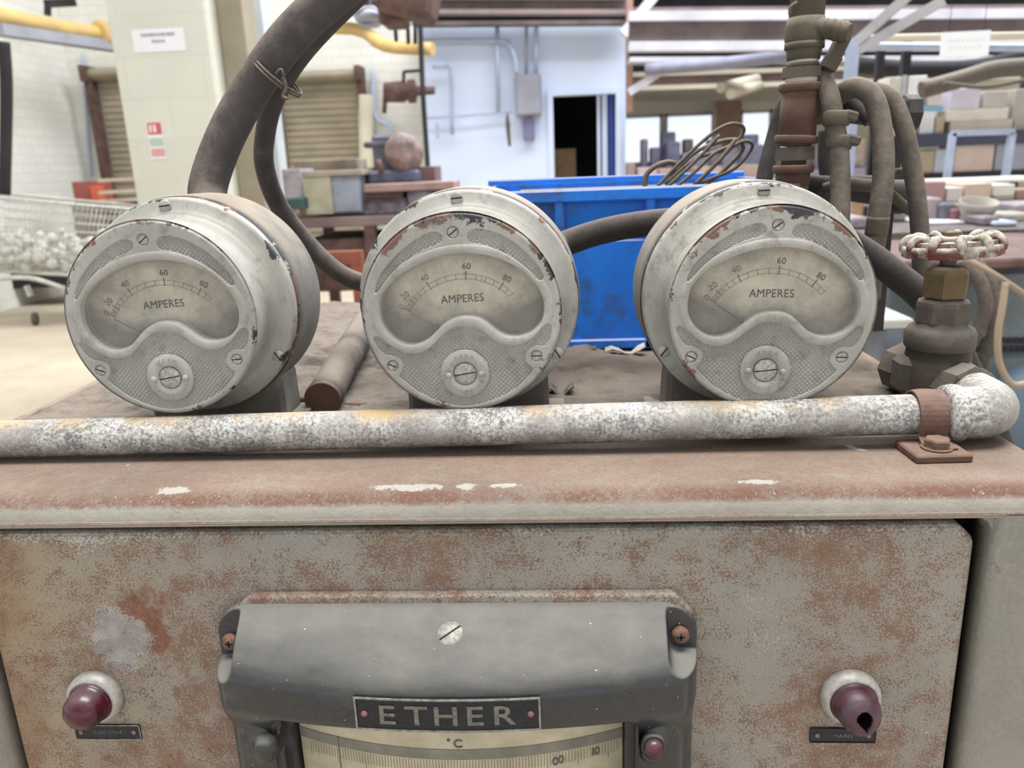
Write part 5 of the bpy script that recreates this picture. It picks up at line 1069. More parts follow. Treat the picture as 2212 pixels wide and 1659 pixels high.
mb = MB(); A = at(1380, 118, 10.5); B = at(2300, 118, 10.5); mb.box(((xs1_+0.1+B.x)/2, 11.8, A.z+0.25), (B.x-xs1_-0.1, 2.4, 0.7)); single('dark_filler_slab', mb, 'blackish', 'black slab added to fill in the dark behind the beams', 'deck')  # black slab put in to fill the dark behind the beams
for i, (pts, r, mt, lb) in enumerate(([[(1395, 150, 8.8), (1550, 138, 8.6), (1720, 120, 8.4)], 0.06, simple('grey_duct', lin(140, 140, 158), 0.8), 'long blue grey roll lying under the beams left of the pipe stack'],
        [[(1850, 140, 6.5), (1980, 150, 6.5), (2110, 145, 6.5), (2260, 110, 6.5)], 0.06, 'blackish', 'dark sagging bundle under the beams at right'],
        [[(1990, 195, 5.0), (2080, 170, 5.0), (2150, 150, 5.0), (2260, 142, 5.0)], 0.05, 'hose', 'thick grey cable bundle rising to the right edge'],
        [[(2040, 180, 4.9), (2120, 188, 4.9), (2190, 178, 4.9), (2260, 160, 4.9)], 0.012, 'hose', 'thin grey cable sagging under the thick bundle'],
        [[(1850, 84, 4.8), (2040, 80, 4.8), (2260, 76, 4.8)], 0.020, 'farwall', 'cream tube running behind the hanging notice'],
        [[(1850, 100, 4.9), (2040, 102, 4.9), (2260, 104, 4.9)], 0.022, 'galvsteel', 'pale blue tube just below the cream tube'])):
    bgtube('overhead_tube', pts, r, mt, lb, 'tube', 'overhead tubes and bundles')
mb = MB()
for (x0, y0, x1, y1) in ((1845, 95, 1985, -30), (1850, 110, 2040, 0)): mb.bar(at(x0, y0, 4.6), at(x1, y1, 4.4), 0.018, 0.05)
single('sloping_struts', mb, simple('pale_strut', lin(170, 168, 172), 0.6), 'two pale struts sloping up from the galvanised post', 'strut')
mb = MB(); mb.box(Vector((Xp(1838, 4.6, 150), 4.6, at(1836, 150, 4.6).z)), (0.06, 0.04, 0.30)); mb.box(Vector((Xp(1838, 4.6, 300), 4.6, at(1836, 200, 4.6).z/2-0.02)), (0.045, 0.04, at(1836, 200, 4.6).z)); single('galvanised_post', mb, 'galvsteel', 'pale galvanised post right behind the iron pipe stack', 'post')
fl = thing('fluorescent_light', 'pair of angled fluorescent tubes hanging before the far windows', 'light', at(1600, 205, 9.5))
for (a0, a1) in (((1556, 190, 9.2), (1635, 170, 9.8)), ((1578, 203, 9.1), (1640, 184, 9.8))):
    mb = MB(); mb.tube([at(*a0), at(*a1)], 0.055, 12, res=1); mb.build('tube', 'farwall', fl)
# far wall with windows
YFW = 14.0
wins = [(1345, 1432), (1436, 1544), (1598, 1668), (1672, 1760), (2188, 2290)]
wz0, wz1 = at(1500, 352, YFW).z, at(1500, 243, YFW).z; X0, X1 = xs1_-0.2, 11.0
mb = MB(); mb.box(((X0+X1)/2, YFW+0.1, wz0/2), (X1-X0, 0.2, wz0)); mb.box(((X0+X1)/2, YFW+0.1, (wz1+5)/2), (X1-X0, 0.2, 5-wz1)); xc = X0
wx = [(Xp(a, YFW, 290), Xp(b, YFW, 290)) for a, b in wins]
for a, b in wx+[(X1, X1)]:
    if a > xc: mb.box(((xc+a)/2, YFW+0.1, (wz0+wz1)/2), (a-xc, 0.2, wz1-wz0))
    xc = b
struct('wall_far', mb, 'farwall')
M['pane'] = simple('pane', lin(240, 245, 250), 0.1)
n = NT('window_glass'); tr = n.N.new('ShaderNodeBsdfTransparent'); tr.inputs[0].default_value = (0.95, 0.97, 1, 1); gl = n.N.new('ShaderNodeBsdfGlossy'); m_ = n.N.new('ShaderNodeMixShader'); m_.inputs[0].default_value = 0.06
n.L(tr.outputs[0], m_.inputs[1]); n.L(gl.outputs[0], m_.inputs[2]); n.L(m_.outputs[0], n.out.inputs[0]); M['pane'] = n.m
for i, (a, b) in enumerate(wx):
    mb = MB(); t_ = 0.05
    for z in (wz0+t_/2, wz1-t_/2): mb.box(((a+b)/2, YFW+0.05, z), (b-a, 0.06, t_))
    for x in (a+t_/2, b-t_/2): mb.box((x, YFW+0.05, (wz0+wz1)/2), (t_, 0.06, wz1-wz0))
    o = struct('window_%d' % (i+1), mb, 'beamflange'); m2 = MB(); m2.box(((a+b)/2, YFW+0.06, (wz0+wz1)/2), (b-a-0.02, 0.008, wz1-wz0-0.02)); m2.build('pane', 'pane', o)
mb = MB(); mb.box((11.0, 9.5, 2.5), (0.2, 9.2, 5.0)); struct('wall_right', mb, 'farwall')
mb = MB(); mb.bar(at(1358, 212, 13.6), at(2290, 205, 13.6), 0.2, 0.10); single('window_head_rail', mb, 'farwall', 'cream rail running above the far windows', 'rail')
bx('brown_pier', 1546, 216, 1600, 380, 13.55, 0.3, simple('tan_pier', lin(170, 140, 118), 0.8), 'tan pier standing between the far windows', 'pillar')

# ------------------------------------------------------------------ clutter on the left
tr_ = thing('shopping_trolley', 'wire shopping trolley full of clear plastic at the left edge', 'trolley', at(60, 650, 7.0))
YT = 6.9
def P3(px, py, Y): return at(px, py, Y)
mb = MB(); A, B, C_, D_ = P3(-40, 425, 7.0), P3(290, 452, 7.0), P3(330, 448, 7.7), P3(10, 418, 7.7)
a, b, c, d = P3(-25, 585, 7.05), P3(250, 600, 7.05), P3(280, 570, 7.65), P3(20, 560, 7.65)
for q in ((A, B, C_, D_), (a, b, c, d)): mb.tube(q, 0.014, 8, closed=True, res=1)
def grid(p, q, r, s, n1, n2):
    for i in range(n1+1): t = i/n1; mb.tube([p.lerp(q, t), s.lerp(r, t)], 0.0035, 5, res=1)
    for i in range(1, n2): t = i/n2; mb.tube([p.lerp(s, t), q.lerp(r, t)], 0.0045, 5, res=1)
grid(A, B, b, a, 34, 8); grid(B, C_, c, b, 14, 8); grid(D_, C_, c, d, 30, 8); grid(a, b, c, d, 20, 8)
mb.build('wire_basket', 'chrome', tr_)
mb = MB(); mb.tube([P3(-40, 606, 7.0), P3(60, 600, 7.0), P3(150, 625, 7.1), P3(240, 640, 7.2)], 0.022, 10); mb.tube([P3(-20, 580, 7.6), P3(150, 590, 7.6), P3(260, 610, 7.5)], 0.02, 10)
for x in (-20, 150): mb.tube([P3(x, 585, 7.05), P3(x+6, 615, 7.02)], 0.014, 8, res=1)
mb.build('chassis', 'chrome', tr_)
for (x, y, Y) in ((62, 640, 7.05), (222, 668, 7.2)):
    p = P3(x, y, Y); mb = MB(); mb.bar(p+Vector((0, 0, 0.10)), p+Vector((0.02, 0, 0.0)), 0.05, 0.03); co_ = mb.build('castor_fork', 'chrome', tr_); p.z = 0.062
    m2 = MB(); m2.lathe([(0.03, 0), (0.062, 0.003), (0.062, 0.027), (0.03, 0.03)], p, (1, 0.2, 0), 20); m2.build('castor_wheel', 'darkflake', co_)
n = NT('clear_plastic'); n.color(lin(228, 228, 222)); n.rough(0.12); n.b.inputs['Transmission Weight'].default_value = 0.35; n.b.inputs['IOR'].default_value = 1.2; n.bump(n.noise(25, 4), 0.8, 0.02); M['clear'] = n.m
mb = MB(); rs = random.Random(5)
for i in range(150):
    u, v, w_ = rs.random(), rs.random(), rs.random(); p = a.lerp(b, u).lerp(d.lerp(c, u), v)+Vector((0, 0, 0.05+0.28*w_*w_)); r_ = rs.uniform(0.03, 0.06)
    mb.lathe([(0.0005, -r_), (r_*0.7, -r_*0.7), (r_, 0), (r_*0.7, r_*0.7), (0.0005, r_)], p, (rs.uniform(-1, 1), rs.uniform(-1, 1), 1), 8)
single('plastic_packing', mb, 'clear', 'shiny crumpled clear plastic packing heaped in the wire trolley', 'packing', kind='stuff')
bx('pallet_box', 10, 590, 140, 622, 8.2, 0.5, 'blackish', 'dark low pallet behind the wire trolley', 'pallet')
rt = thing('red_machine', 'small brick red machine with a handle, left of the cream pillar', 'machine', at(200, 470, 8.6))
m2 = bx('', 158, 392, 212, 440, 8.6, 0.3, '', '', '', build=False); m2.build('casing', simple('brick_red', lin(150, 78, 68), 0.6), rt)
m2 = bx('', 196, 402, 216, 434, 8.55, 0.1, '', '', '', build=False); m2.build('front_panel', simple('orange_red', lin(196, 92, 66), 0.6), rt)
m2 = bx('', 165, 440, 205, 580, 8.65, 0.2, '', '', '', build=False); m2.build('stand', 'darkbrown', rt)
for y, lb in ((387, 'upper'), (413, 'middle'), (432, 'lower')):
    mb = MB(); mb.bar(at(218, y+3, 8.3), at(300, y-2, 8.3), 0.10, 0.035); single('timber_plank', mb, simple('pale_timber', lin(192, 178, 160), 0.85), lb+' pale timber plank stacked beside the red machine', 'plank', 'planks beside the red machine')
mb = MB(); mb.box((at(262, 500, 8.3).x, 8.3, at(262, 436, 8.3).z/2), (0.36, 0.2, at(262, 436, 8.3).z)); single('plank_trestle', mb, 'darkbrown', 'dark trestle under the pale planks', 'trestle')
mb = MB(); mb.box((at(283, 420, 4.4).x, 4.44, 0.55), (0.02, 0.03, 1.1)); single('green_strip', mb, simple('green_strip', lin(90, 140, 104), 0.6), 'thin green edge strip low on the left corner of the cream pillar', 'strip')
# bench area between the left and middle ammeters
wb_ = thing('metal_bench', 'brown iron bench with frame legs behind the gap between left and middle ammeters', 'bench', Vector((at(760, 500, 5.2).x, 5.4, 0)))
zb_ = at(740, 468, 5.0).z
mb = MB(); xa_, xb_ = at(612, 460, 5.0).x, at(985, 460, 5.0).x; mb.box(((xa_+xb_)/2, 5.4, zb_-0.03), (xb_-xa_, 0.9, 0.06), None, 0.006); mb.build('bench_top', 'pinkbeam', wb_)
for x in (xa_+0.05, (xa_+xb_)/2, xb_-0.05):
    for y in (5.0, 5.8): mb = MB(); mb.box((x, y, zb_/2-0.03), (0.07, 0.07, zb_-0.06)); mb.build('leg', 'darkbrown', wb_)
mb = MB(); mb.box(((xa_+xb_)/2, 5.4, at(740, 520, 5.0).z-0.16), (xb_-xa_-0.2, 0.7, 0.34), None, 0.01); mb.build('drawer_cabinet', 'darkbrown', wb_)
rf = thing('angle_iron_stand', 'red brown angle iron frame standing on the floor behind the gap beside the middle ammeter', 'frame', Vector((at(760, 640, 3.4).x, 3.4, 0)))
x0, x1, z1, z0 = at(700, 560, 3.4).x, at(772, 560, 3.4).x, at(740, 556, 3.4).z, at(740, 676, 3.4).z
for x in (x0-0.25, x1): mb = MB(); mb.box((x, 3.4, z1/2), (0.05, 0.05, z1)); mb.build('upright', 'redbrown', rf)
for z in (z1, z0, 0.15): mb = MB(); mb.box(((x0+x1-0.25)/2, 3.4, z), (x1-x0+0.3, 0.055, 0.055)); mb.build('rail', 'redbrown', rf)
gb = thing('green_grey_box', 'cream and blue grey steel switch box standing on the iron bench', 'box', at(720, 466, 5.0))
m2 = bx('', 656, 376, 716, 464, 5.0, 0.35, '', '', '', build=False); m2.build('cream_case', simple('cream_green_case', lin(176, 172, 150), 0.6, 0, .15, 10), gb)
m2 = bx('', 716, 380, 779, 458, 5.03, 0.35, '', '', '', build=False); m2.build('blue_grey_case', simple('blue_grey_case', lin(148, 156, 172), 0.6, 0, .15, 10), gb)
m2 = bx('', 650, 368, 782, 380, 4.98, 0.38, '', '', '', build=False); m2.build('lid', simple('case_lid', lin(160, 150, 138), 0.6), gb)
for args in ((612, 365, 652, 440, 5.1, 0.3, simple('mauve_bag', lin(176, 168, 178), 0.8, 0, .3, 8), 'pale mauve bundle at the left end of the iron bench', 'bundle'),
             (618, 428, 655, 452, 4.9, 0.2, simple('dark_teal', lin(58, 84, 86), 0.6), 'dark teal box at the left end of the iron bench', 'box'),
             (786, 395, 980, 412, 5.0, 0.35, simple('pinkish_plate', lin(160, 134, 128), 0.8, 0, .2, 6), 'long pinkish brown steel plate on the right part of the bench', 'steel plate'),
             (786, 412, 870, 428, 5.05, 0.3, 'darkbrown', 'dark brown packing block under the pinkish plate', 'block'),
             (880, 412, 985, 440, 5.05, 0.3, simple('grey_scrap', lin(130, 126, 138), 0.7, 0, .4, 12), 'grey scrap pile right of the packing block', 'scrap'),
             (786, 428, 880, 462, 5.1, 0.3, simple('steel_scrap', lin(120, 112, 118), 0.6, .2, .5, 14), 'heap of small steel parts under the pinkish plate', 'parts'),
             (872, 360, 940, 396, 5.3, 0.3, simple('mauve_brown', lin(126, 98, 98), 0.8, 0, .2, 6), 'mauve brown steel block right of the vice', 'block'),
             (786, 362, 815, 396, 5.3, 0.3, 'darkbrown', 'dark brown block left of the vice', 'block'),
             (640, 345, 775, 470, 5.45, 0.3, simple('tan_cover', lin(150, 136, 120), 0.8, 0, .3, 6), 'tan dusty cover sheet above the switch box', 'cover')):
    bx(args[-1].replace(' ', '_') if args[-1] != 'box' else 'small_box', *args[:6], args[6], args[7], args[8])
vi = thing('bench_vice', 'old blue and brown bench vice with a round head behind the middle ammeter', 'vice', at(850, 396, 5.3))
mb = MB(); m_v = at(866, 335, 5.3); mb.lathe([(0.02, 0), (0.09, 0.0), (0.125, 0.03), (0.13, 0.06), (0.11, 0.11), (0.05, 0.13)], m_v, (0.5, -0.7, 0.2), 28); mb.build('round_head', simple('pale_brown_iron', lin(128, 108, 104), 0.7, 0, .4, 12), vi)
mb = MB(); mb.box(at(838, 345, 5.4), (0.16, 0.2, 0.32), None, 0.02); mb.box(at(828, 312, 5.35), (0.24, 0.12, 0.04), None, 0.01); mb.build('jaw_body', simple('slate_iron', lin(92, 88, 102), 0.6, .1, .3, 9), vi)
mb = MB(); mb.box(at(856, 382, 5.3), (0.34, 0.24, 0.09), None, 0.02); mb.build('foot', simple('blue_iron', lin(88, 92, 112), 0.6, .1, .3, 9), vi)
mb = MB(); mb.tube([at(815, 345, 5.1), at(825, 375, 5.1)], 0.02, 8, res=1); mb.build('handle', 'darkbrown', vi)

# ------------------------------------------------------------------ right-hand racks and boxes
def colr(r, g, b, v=0.08):
    g_ = (r+g+b)/3; r, g, b = (int(x*0.55+(g_*0.42+1)) for x in (r, g, b)); return simple('box_%d_%d_%d' % (r, g, b), lin(r, g, b), 0.85, 0, v, 9)
rk = thing('storage_rack', 'dark steel storage rack loaded with boxes at the right', 'rack', Vector((at(2080, 300, 5.6).x, 5.8, 0)))
x0, x1 = at(1948, 300, 5.5).x, at(2290, 300, 5.5).x
for y in (287, 372): zz = at(2080, y, 5.5).z; mb = MB(); mb.box(((x0+x1)/2, 5.75, zz-0.025), (x1-x0, 0.5, 0.05)); mb.build('shelf', 'blackish', rk)
mb = MB(); zz = at(2080, 300, 5.5).z; mb.box(((x0+x1)/2, 5.51, zz), (x1-x0, 0.03, 0.085)); mb.build('front_rail', simple('dark_slate', lin(62, 66, 84), 0.6), rk)
for x in (x0, x1):
    for y in (5.55, 5.98): mb = MB(); mb.box((x, y, 0.98), (0.05, 0.05, 1.96)); mb.build('upright', 'blackish', rk)
G = 'boxes on the right-hand rack'
BX = [('g', 1950, 214, 1988, 287, 0.2, (156, 152, 160), 'grey box at the left end of the rack shelf', 'S'),
 ('c0', 1922, 166, 1949, 214, 0.2, (206, 200, 176), 'cream box at the left end of the rack top', None),
 ('f', 1950, 162, 1962, 214, 0.2, (186, 176, 190), 'thin mauve file standing left of the white framed box', 'g'),
 ('wf', 1964, 163, 2004, 214, 0.18, (232, 232, 230), 'white framed box on the rack top', 'g'),
 ('w', 1990, 240, 2021, 286, 0.2, (224, 222, 222), 'white box on the rack under the sky blue one', 'S'),
 ('o', 2023, 252, 2042, 286, 0.2, (202, 166, 130), 'small orange brown box right of the white box', 'S'),
 ('b', 1992, 228, 2040, 240, 0.15, (96, 170, 214), 'flat sky blue box under the pink box', 'w'),
 ('p', 2006, 202, 2036, 228, 0.15, (214, 186, 180), 'pink box just below and right of the white framed box', 'b'),
 ('l2', 2054, 260, 2192, 286, 0.3, (206, 184, 154), 'long tan carton, lower of the stacked pair', 'S'),
 ('l1', 2045, 234, 2180, 260, 0.3, (216, 204, 184), 'long cream carton, upper of the stacked pair', 'l2'),
 ('li', 2056, 190, 2120, 234, 0.25, (200, 186, 206), 'lilac box standing on the long cream carton', 'l1'),
 ('wt', 2128, 196, 2178, 234, 0.25, (186, 172, 158), 'tan box right of the lilac box', 'l1'),
 ('br', 2196, 190, 2290, 287, 0.25, (176, 162, 148), 'tall brown box at the right end of the rack', 'S'),
 ('pc', 2066, 312, 2150, 372, 0.25, (214, 180, 160), 'large pinkish carton behind the galvanised table frame', 'T'),
 ('oc', 1984, 325, 2020, 372, 0.2, (186, 160, 118), 'ochre box on the lower shelf left of the table frame', 'T'),
 ('pb', 2022, 322, 2048, 372, 0.2, (176, 184, 204), 'pale blue box on the lower shelf left of the table frame', 'T'),
 ('bc', 2156, 300, 2290, 372, 0.2, (150, 154, 176), 'blue grey cabinet right of the pinkish carton', 'T')]
SH = {'S': at(2080, 287, 5.5).z, 'T': at(2080, 372, 5.5).z}
for (k_, a0, b0, a1, b1, dp, cc, lb, on) in BX:
    Y = 5.52; xa1, xa2 = at(a0, b0, Y).x, at(a1, b0, Y).x; zt_ = at((a0+a1)/2, b0, Y).z; zb_ = SH[on] if on else SH['g']; SH[k_] = zt_
    mb = MB(); mb.box(((xa1+xa2)/2, Y+dp/2, (zt_+zb_)/2), (xa2-xa1, dp, zt_-zb_-0.001), None, 0.004)
    if on is None: mb.box(((xa1+xa2)/2, Y+dp/2, (SH['g']+SH['S'])/2), (xa2-xa1, dp, SH['g']-SH['S']))
    single('storage_box', mb, colr(*cc), lb, 'box', G)
WT = at(2120, 440, 4.2).z; SH2 = {}
for (k_, a0, b0, a1, b1, Y, dp, cc, lb, on) in [('a', 2086, 396, 2144, 438, 4.4, 0.3, (216, 180, 148), 'light orange carton on the work table', 0),
 ('ft', 2150, 424, 2192, 440, 4.4, 0.3, (186, 164, 130), 'flat tan carton under the off-white carton', 0),
 ('ow', 2148, 398, 2194, 424, 4.4, 0.28, (220, 216, 200), 'off-white carton on the work table', 'ft'),
 ('rb', 2199, 408, 2262, 440, 4.4, 0.3, (172, 130, 104), 'brown carton at the right edge on the work table', 0),
 ('sp', 2048, 405, 2082, 438, 4.4, 0.3, (206, 200, 190), 'small pale carton left of the light orange carton', 0),
 ('fr', 1992, 392, 2044, 438, 4.4, 0.3, (190, 128, 128), 'faded red box at the left end of the work table', 0)]:
    xa1, xa2 = at(a0, b0, Y).x, at(a1, b0, Y).x; zt_ = at((a0+a1)/2, b0, Y).z; zb_ = SH2[on] if on else WT; SH2[k_] = zt_
    mb = MB(); mb.box(((xa1+xa2)/2, Y+dp/2, (zt_+zb_)/2), (xa2-xa1, dp, zt_-zb_-0.001), None, 0.004); single('storage_box', mb, colr(*cc), lb, 'box', 'cartons on the work table')
tf = thing('table_frame', 'pale galvanised table frame in front of the rack', 'frame', Vector((at(2120, 400, 5.1).x, 5.1, 0)))
def leg(pa, pb, w_=0.035): mb = MB(); mb.bar(pa, pb, w_, w_); return mb
zt_ = at(2120, 288, 4.7).z
for xx in (2058, 2186):
    p = at(xx, 288, 5.1); leg(p, Vector((p.x-0.03, 5.1, 0))).build('leg', 'galvsteel', tf)
leg(at(2056, 288, 5.1), at(2190, 284, 5.1)).build('rail', 'galvsteel', tf)
wt = thing('work_table', 'pale topped work table crowded with cartons at the right edge', 'table', Vector((at(2150, 480, 4.5).x, 4.5, 0)))
x0, x1 = at(1985, 440, 4.2).x, at(2290, 440, 4.2).x; zz = at(2120, 440, 4.2).z
mb = MB(); mb.box(((x0+x1)/2, 4.55, zz-0.02), (x1-x0, 0.8, 0.04)); mb.build('table_top', 'pinkbeam', wt)
for x in (x0+.05, x1-.05):
    for y in (4.2, 4.9): mb = MB(); mb.box((x, y, zz/2-0.02), (0.05, 0.05, zz-0.04)); mb.build('leg', 'galvsteel', wt)
bx('white_board', 2050, 386, 2290, 394, 4.6, 0.4, simple('white_board', lin(226, 222, 214), 0.6), 'long thin white board lying over the cartons', 'board')
# middle distance: bench before the windows
lt = thing('long_bench', 'long cluttered bench below the far windows', 'bench', Vector((at(1600, 400, 11).x, 11.2, 0)))
x0, x1 = at(1352, 372, 10.8).x, at(2010, 372, 10.8).x; zz = at(1600, 372, 10.8).z
mb = MB(); mb.box(((x0+x1)/2, 11.2, zz-0.03), (x1-x0, 0.8, 0.06)); mb.build('bench_top', simple('lilac_top', lin(168, 166, 190), 0.6, 0, .2, 3), lt)
mb = MB(); mb.box(((x0+x1)/2, 11.3, zz/2-0.03), (x1-x0, 0.5, zz-0.06)); mb.build('bench_front', 'card', lt)
LBZ = zz; G2 = 'things on the long bench'
for (a0, b0, a1, b1, Y, cc, lb) in (
 (1386, 300, 1400, 372, 11.3, (150, 130, 150), 'slim mauve machine post against the first far window'),
 (1406, 318, 1428, 372, 11.2, (132, 120, 156), 'violet grey machine left of the wire loops'),
 (1430, 285, 1460, 300, 11.25, (110, 100, 128), 'dark mauve machine head in the second far window'),
 (1440, 306, 1470, 372, 11.0, (124, 120, 160), 'blue violet machine body under the mauve machine head'),
 (1478, 300, 1498, 330, 11.3, (120, 96, 112), 'plum coloured block in the second far window'),
 (1474, 330, 1530, 372, 11.0, (158, 156, 186), 'pale lilac casing behind the wire loops'),
 (1530, 300, 1560, 372, 11.2, (146, 118, 124), 'dusky pink machine beside the tan pier'),
 (1606, 290, 1640, 300, 11.25, (92, 104, 134), 'slate blue machine head in the third far window'),
 (1600, 312, 1650, 372, 11.0, (130, 130, 166), 'blue grey machine body in the third far window'),
 (1560, 320, 1598, 372, 11.1, (150, 136, 160), 'pale mauve machine in front of the tan pier'),
 (1760, 300, 1800, 372, 11.0, (156, 130, 120), 'brown carton seen between the pipe stack and the hoses'),
 (1830, 300, 1870, 350, 10.9, (190, 150, 134), 'salmon carton seen between the two arching hoses'),
 (1925, 285, 1955, 330, 10.9, (196, 158, 128), 'tan carton just right of the black manifold pipe')):
    bx('bench_machine' if 'machine' in lb else 'bench_box', a0, b0, a1, b1, min(Y, 11.3), 0.25, colr(*cc, 0.2), lb, 'machine' if 'machine' in lb else 'box', G2, bev=0.02, rest=LBZ)
G3 = 'cartons below the long bench'
for (a0, b0, a1, b1, cc, lb) in ((1356, 352, 1372, 384, (170, 134, 118), 'narrow brown carton beside the blue wall end'), (1378, 362, 1420, 388, (206, 176, 170), 'pale pink carton behind the crate rim'), (1424, 364, 1466, 390, (206, 158, 126), 'orange carton behind the crate rim'), (1500, 360, 1560, 390, (200, 164, 140), 'peach carton behind the wire loops'), (1570, 356, 1640, 392, (190, 150, 128), 'tan carton behind the right end of the wire loops'), (1950, 330, 1990, 372, (206, 190, 160), 'cream carton between the hoses and the rack')):
    bx('carton', a0, b0, a1, b1, 8.5, 0.3, colr(*cc), lb, 'box', G3, rest=at(1500, 391, 8.5).z)
sb = thing('side_bench', 'low steel bench carrying the cartons before the long bench', 'bench', Vector((at(1650, 400, 8.6).x, 8.7, 0)))
x0, x1 = at(1352, 392, 8.4).x, at(2060, 392, 8.4).x; zz = at(1500, 391, 8.5).z
mb = MB(); mb.box(((x0+x1)/2, 8.75, zz-0.03), (x1-x0, 0.8, 0.06)); mb.build('bench_top', 'pinkbeam', sb)
for x in (x0+.05, (x0+x1)/2, x1-.05): mb = MB(); mb.box((x, 8.75, zz/2-0.03), (0.06, 0.7, zz-0.06)); mb.build('leg', 'steelgrey', sb)
# machine bench behind the handwheel
mbn = thing('machine_bench', 'rusty iron bench strewn with scrap behind the handwheel', 'bench', Vector((at(2050, 540, 3.2).x, 3.4, 0)))
x0, x1 = at(1830, 500, 3.1).x, at(2300, 500, 3.1).x; zz = at(2050, 500, 3.1).z
mb = MB(); mb.box(((x0+x1)/2, 3.5, zz-0.03), (x1-x0, 0.8, 0.06)); mb.build('bench_top', simple('mauve_rust', lin(88, 78, 74), 0.8, 0, .4, 14), mbn)
for z_ in (0.12, 0.24): mb = MB(); mb.box(((x0+x1)/2, 3.45, zz-z_), (x1-x0, 0.6, 0.035)); mb.build('lower_rail', 'darkbrown', mbn)
for x in (x0+.05, x1-.05): mb = MB(); mb.box((x, 3.5, zz/2-0.06), (0.08, 0.7, zz-0.12)); mb.build('leg', 'darkbrown', mbn)
G4 = 'scrap on the rusty iron bench'
for (a0, b0, a1, b1, Y, dp, cc, lb) in ((1985, 428, 2034, 478, 3.6, .2, (176, 150, 158), 'dusky pink tin left of the dark tray'), (2034, 440, 2066, 478, 3.55, .2, (110, 108, 136), 'dark violet tray of small parts'), (2060, 452, 2080, 478, 3.5, .15, (150, 84, 96), 'crimson tin beside the grey bowl'),
    (2000, 478, 2200, 484, 3.4, .4, (220, 214, 216), 'white sheet of card on the iron bench'), (2152, 478, 2200, 492, 3.2, .2, (170, 184, 214), 'pale blue folded cloth'), (2125, 468, 2160, 492, 3.25, .2, (130, 108, 120), 'plum block beside the folded cloth'), (2160, 462, 2240, 478, 3.4, .2, (170, 158, 146), 'beige block at the right edge of the iron bench'),
    (1840, 470, 1880, 500, 3.3, .2, (150, 128, 134), 'dusky block seen left of the middle hose'), (1915, 425, 1960, 470, 3.6, .2, (150, 138, 130), 'brown grey block seen between the hoses'), (2200, 440, 2290, 462, 3.6, .2, (150, 140, 150), 'grey block at the far right of the iron bench')):
    bx('scrap_block', a0, b0, a1, b1, Y, dp, colr(*cc, 0.25), lb, 'scrap', G4, bev=0.008, rest=zz)
mb = MB(); p = at(2105, 478, 3.45); mb.lathe([(0.035, 0), (0.05, 0.01), (0.072, 0.06), (0.075, 0.085), (0.070, 0.085), (0.055, 0.03), (0.0001, 0.018)], p, (0, -0.25, 1), 28); single('grey_bowl', mb, simple('grey_bowl', lin(150, 144, 134), 0.6), 'round grey bowl tilted on the rusty iron bench', 'bowl')
mb = MB(); p = at(2190, 528, 2.9); mb.lathe([(0.17, 0), (0.18, 0.012), (0.17, 0.024), (0.14, 0.026), (0.0001, 0.02)], p, (0, 0, 1), 36); single('round_tray', mb, 'darkbrown', 'rusty round disc at the right behind the handwheel', 'disc')
mt = thing('blue_grey_machine', 'dusty blue grey machine casing right of the gate valve', 'machine', Vector((at(2130, 700, 2.0).x, 2.1, 0)))
x0, x1 = at(1905, 620, 2.05).x, at(2400, 620, 2.05).x; zz = at(2100, 578, 2.05).z
M['machine'] = simple('dusty_blue_grey', lin(112, 122, 124), 0.7, 0, .25, 12)
mb = MB(); mb.box(((x0+x1)/2, 2.3, zz/2), (x1-x0, 0.5, zz), None, 0.02); mb.build('casing', 'machine', mt)
mb = MB(); z_ = at(2130, 562, 2.05).z; mb.box(((x0+x1)/2, 2.22, z_), (x1-x0, 0.5, 0.025), None, 0.006); mb.build('top_slab', 'darkbrown', mt)
z0 = at(2130, 745, 2.04).z; gm = MB(); 
for i in range(16):
    for j in range(2): gm.lathe([(0.009, 0), (0.009, 0.004)], at(2065+i*13+j*6, 735+j*18, 2.046), (0, -1, 0), 10)
gm.build('vent_holes', 'blackish', mt)
mb = MB(); mb.lathe([(0.02, 0), (0.06, 0.01), (0.075, 0.05), (0.075, 0.09)], at(2010, 800, 1.95), (0, -1, 0), 24); mb.build('blue_boss', simple('sky_blue_paint', lin(120, 150, 170), 0.6), mt)
mb = MB(); mb.lathe([(0.11, 0), (0.12, 0.01), (0.12, 0.06), (0.09, 0.08), (0.0001, 0.085)], at(2215, 880, 1.98), (0, -1, 0), 36); mb.build('round_cover', simple('steel_blue_paint', lin(92, 110, 126), 0.6), mt)
bgtube('machine_cable', [(2080, 560, 1.9), (2118, 610, 1.88), (2128, 670, 1.88), (2100, 735, 1.9), (2070, 780, 1.92)], 0.016, 'hose', 'inner dusty cable looping over the blue grey machine', 'cable', 'cables over the blue grey machine')
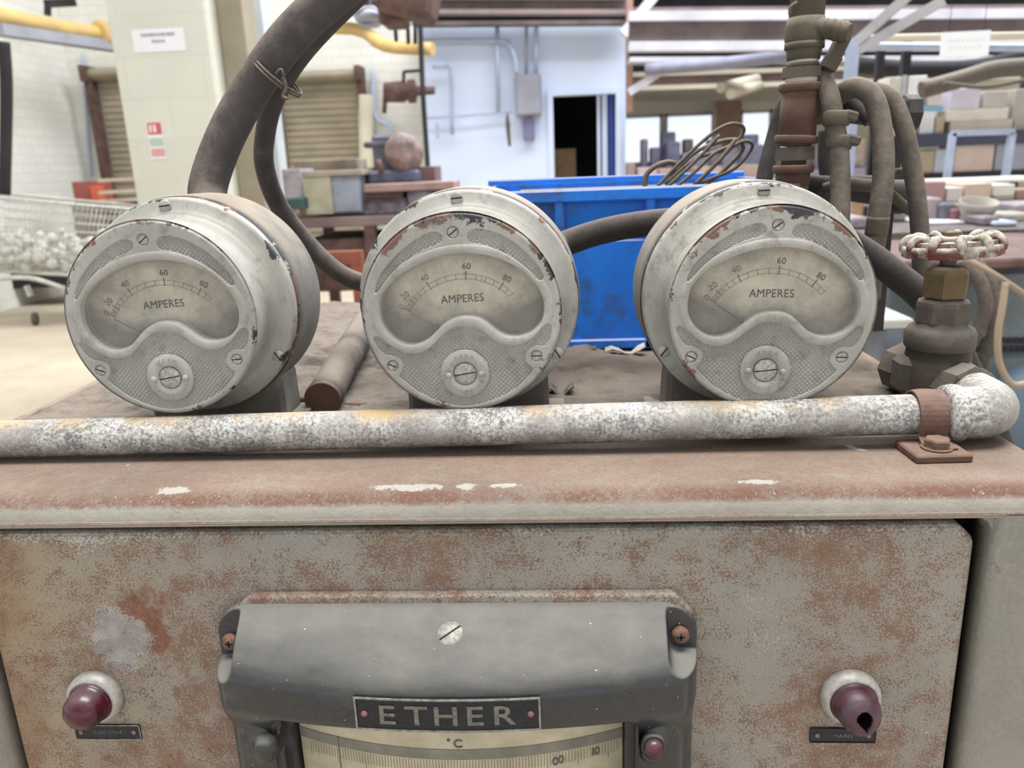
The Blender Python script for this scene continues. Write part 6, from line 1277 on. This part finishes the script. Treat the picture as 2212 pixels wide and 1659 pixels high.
bgtube('machine_cable', [(2100, 560, 1.95), (2140, 610, 1.94), (2150, 690, 1.94), (2130, 760, 1.96), (2110, 810, 1.98)], 0.014, 'hose', 'outer dusty cable looping over the blue grey machine', 'cable', 'cables over the blue grey machine')
bgtube('cream_flex', [(2090, 560, 1.7), (2135, 585, 1.68), (2175, 610, 1.68), (2240, 655, 1.7)], 0.006, simple('cream_flex', lin(158, 140, 120), 0.7), 'thin cream flex running down right from behind the handwheel', 'cord')
bgtube('cream_flex', [(2172, 610, 1.67), (2166, 660, 1.66), (2156, 720, 1.66), (2158, 780, 1.66), (2178, 822, 1.66), (2200, 832, 1.66), (2240, 820, 1.67)], 0.007, simple('cream_flex', lin(158, 140, 120), 0.7), 'hanging loop of cream flex at the right edge', 'cord')
bx('low_grey_casting', 1905, 690, 1975, 712, 1.8, 0.3, simple('pale_grey_pipe', lin(170, 168, 160), 0.6), 'pale grey bar seen between right ammeter and gate valve', 'bar')
bx('dark_casting', 1895, 712, 1960, 1090, 1.8, 0.24, simple('slate_casting', lin(88, 94, 104), 0.7, 0, .3, 14), 'dark casting between right ammeter and gate valve', 'casting')
# tank and pipe at the lower right
tk = thing('grey_tank', 'round grey metal housing with a dark opening at the lower right edge', 'housing', Vector((at(2260, 1500, .95).x, 1.0, 0.0)))
M['tank'] = simple('grey_tank_paint', lin(168, 168, 172), 0.6, 0, .15, 12); p = at(2290, 1420, 0.95)
mb = MB(); mb.lathe([(0.112, -0.10), (0.112, 0.0), (0.108, 0.004), (0.098, 0.004), (0.096, -0.02)], p, (-1, 0, 0), 48, cap=False); mb.lathe([(0.112, -0.10), (0.0001, -0.10)], p, (-1, 0, 0), 48, cap=False)
mb.build('drum_shell', 'tank', tk)
mb = MB(); mb.lathe([(0.0975, -0.018), (0.0001, -0.018)], p, (-1, 0, 0), 40, cap=False); mb.build('dark_opening', 'gap', tk)
mb = MB(); mb.box((p.x+0.05, p.y, (p.z-0.1)/2), (0.08, 0.12, p.z-0.1)); mb.build('stand', 'steelgrey', tk)
bgtube('floor_rail', [(2100, 1640, 0.9), (2180, 1655, .88), (2260, 1700, .86)], 0.02, 'farwall', 'pale rail crossing the bottom right corner', 'rail')
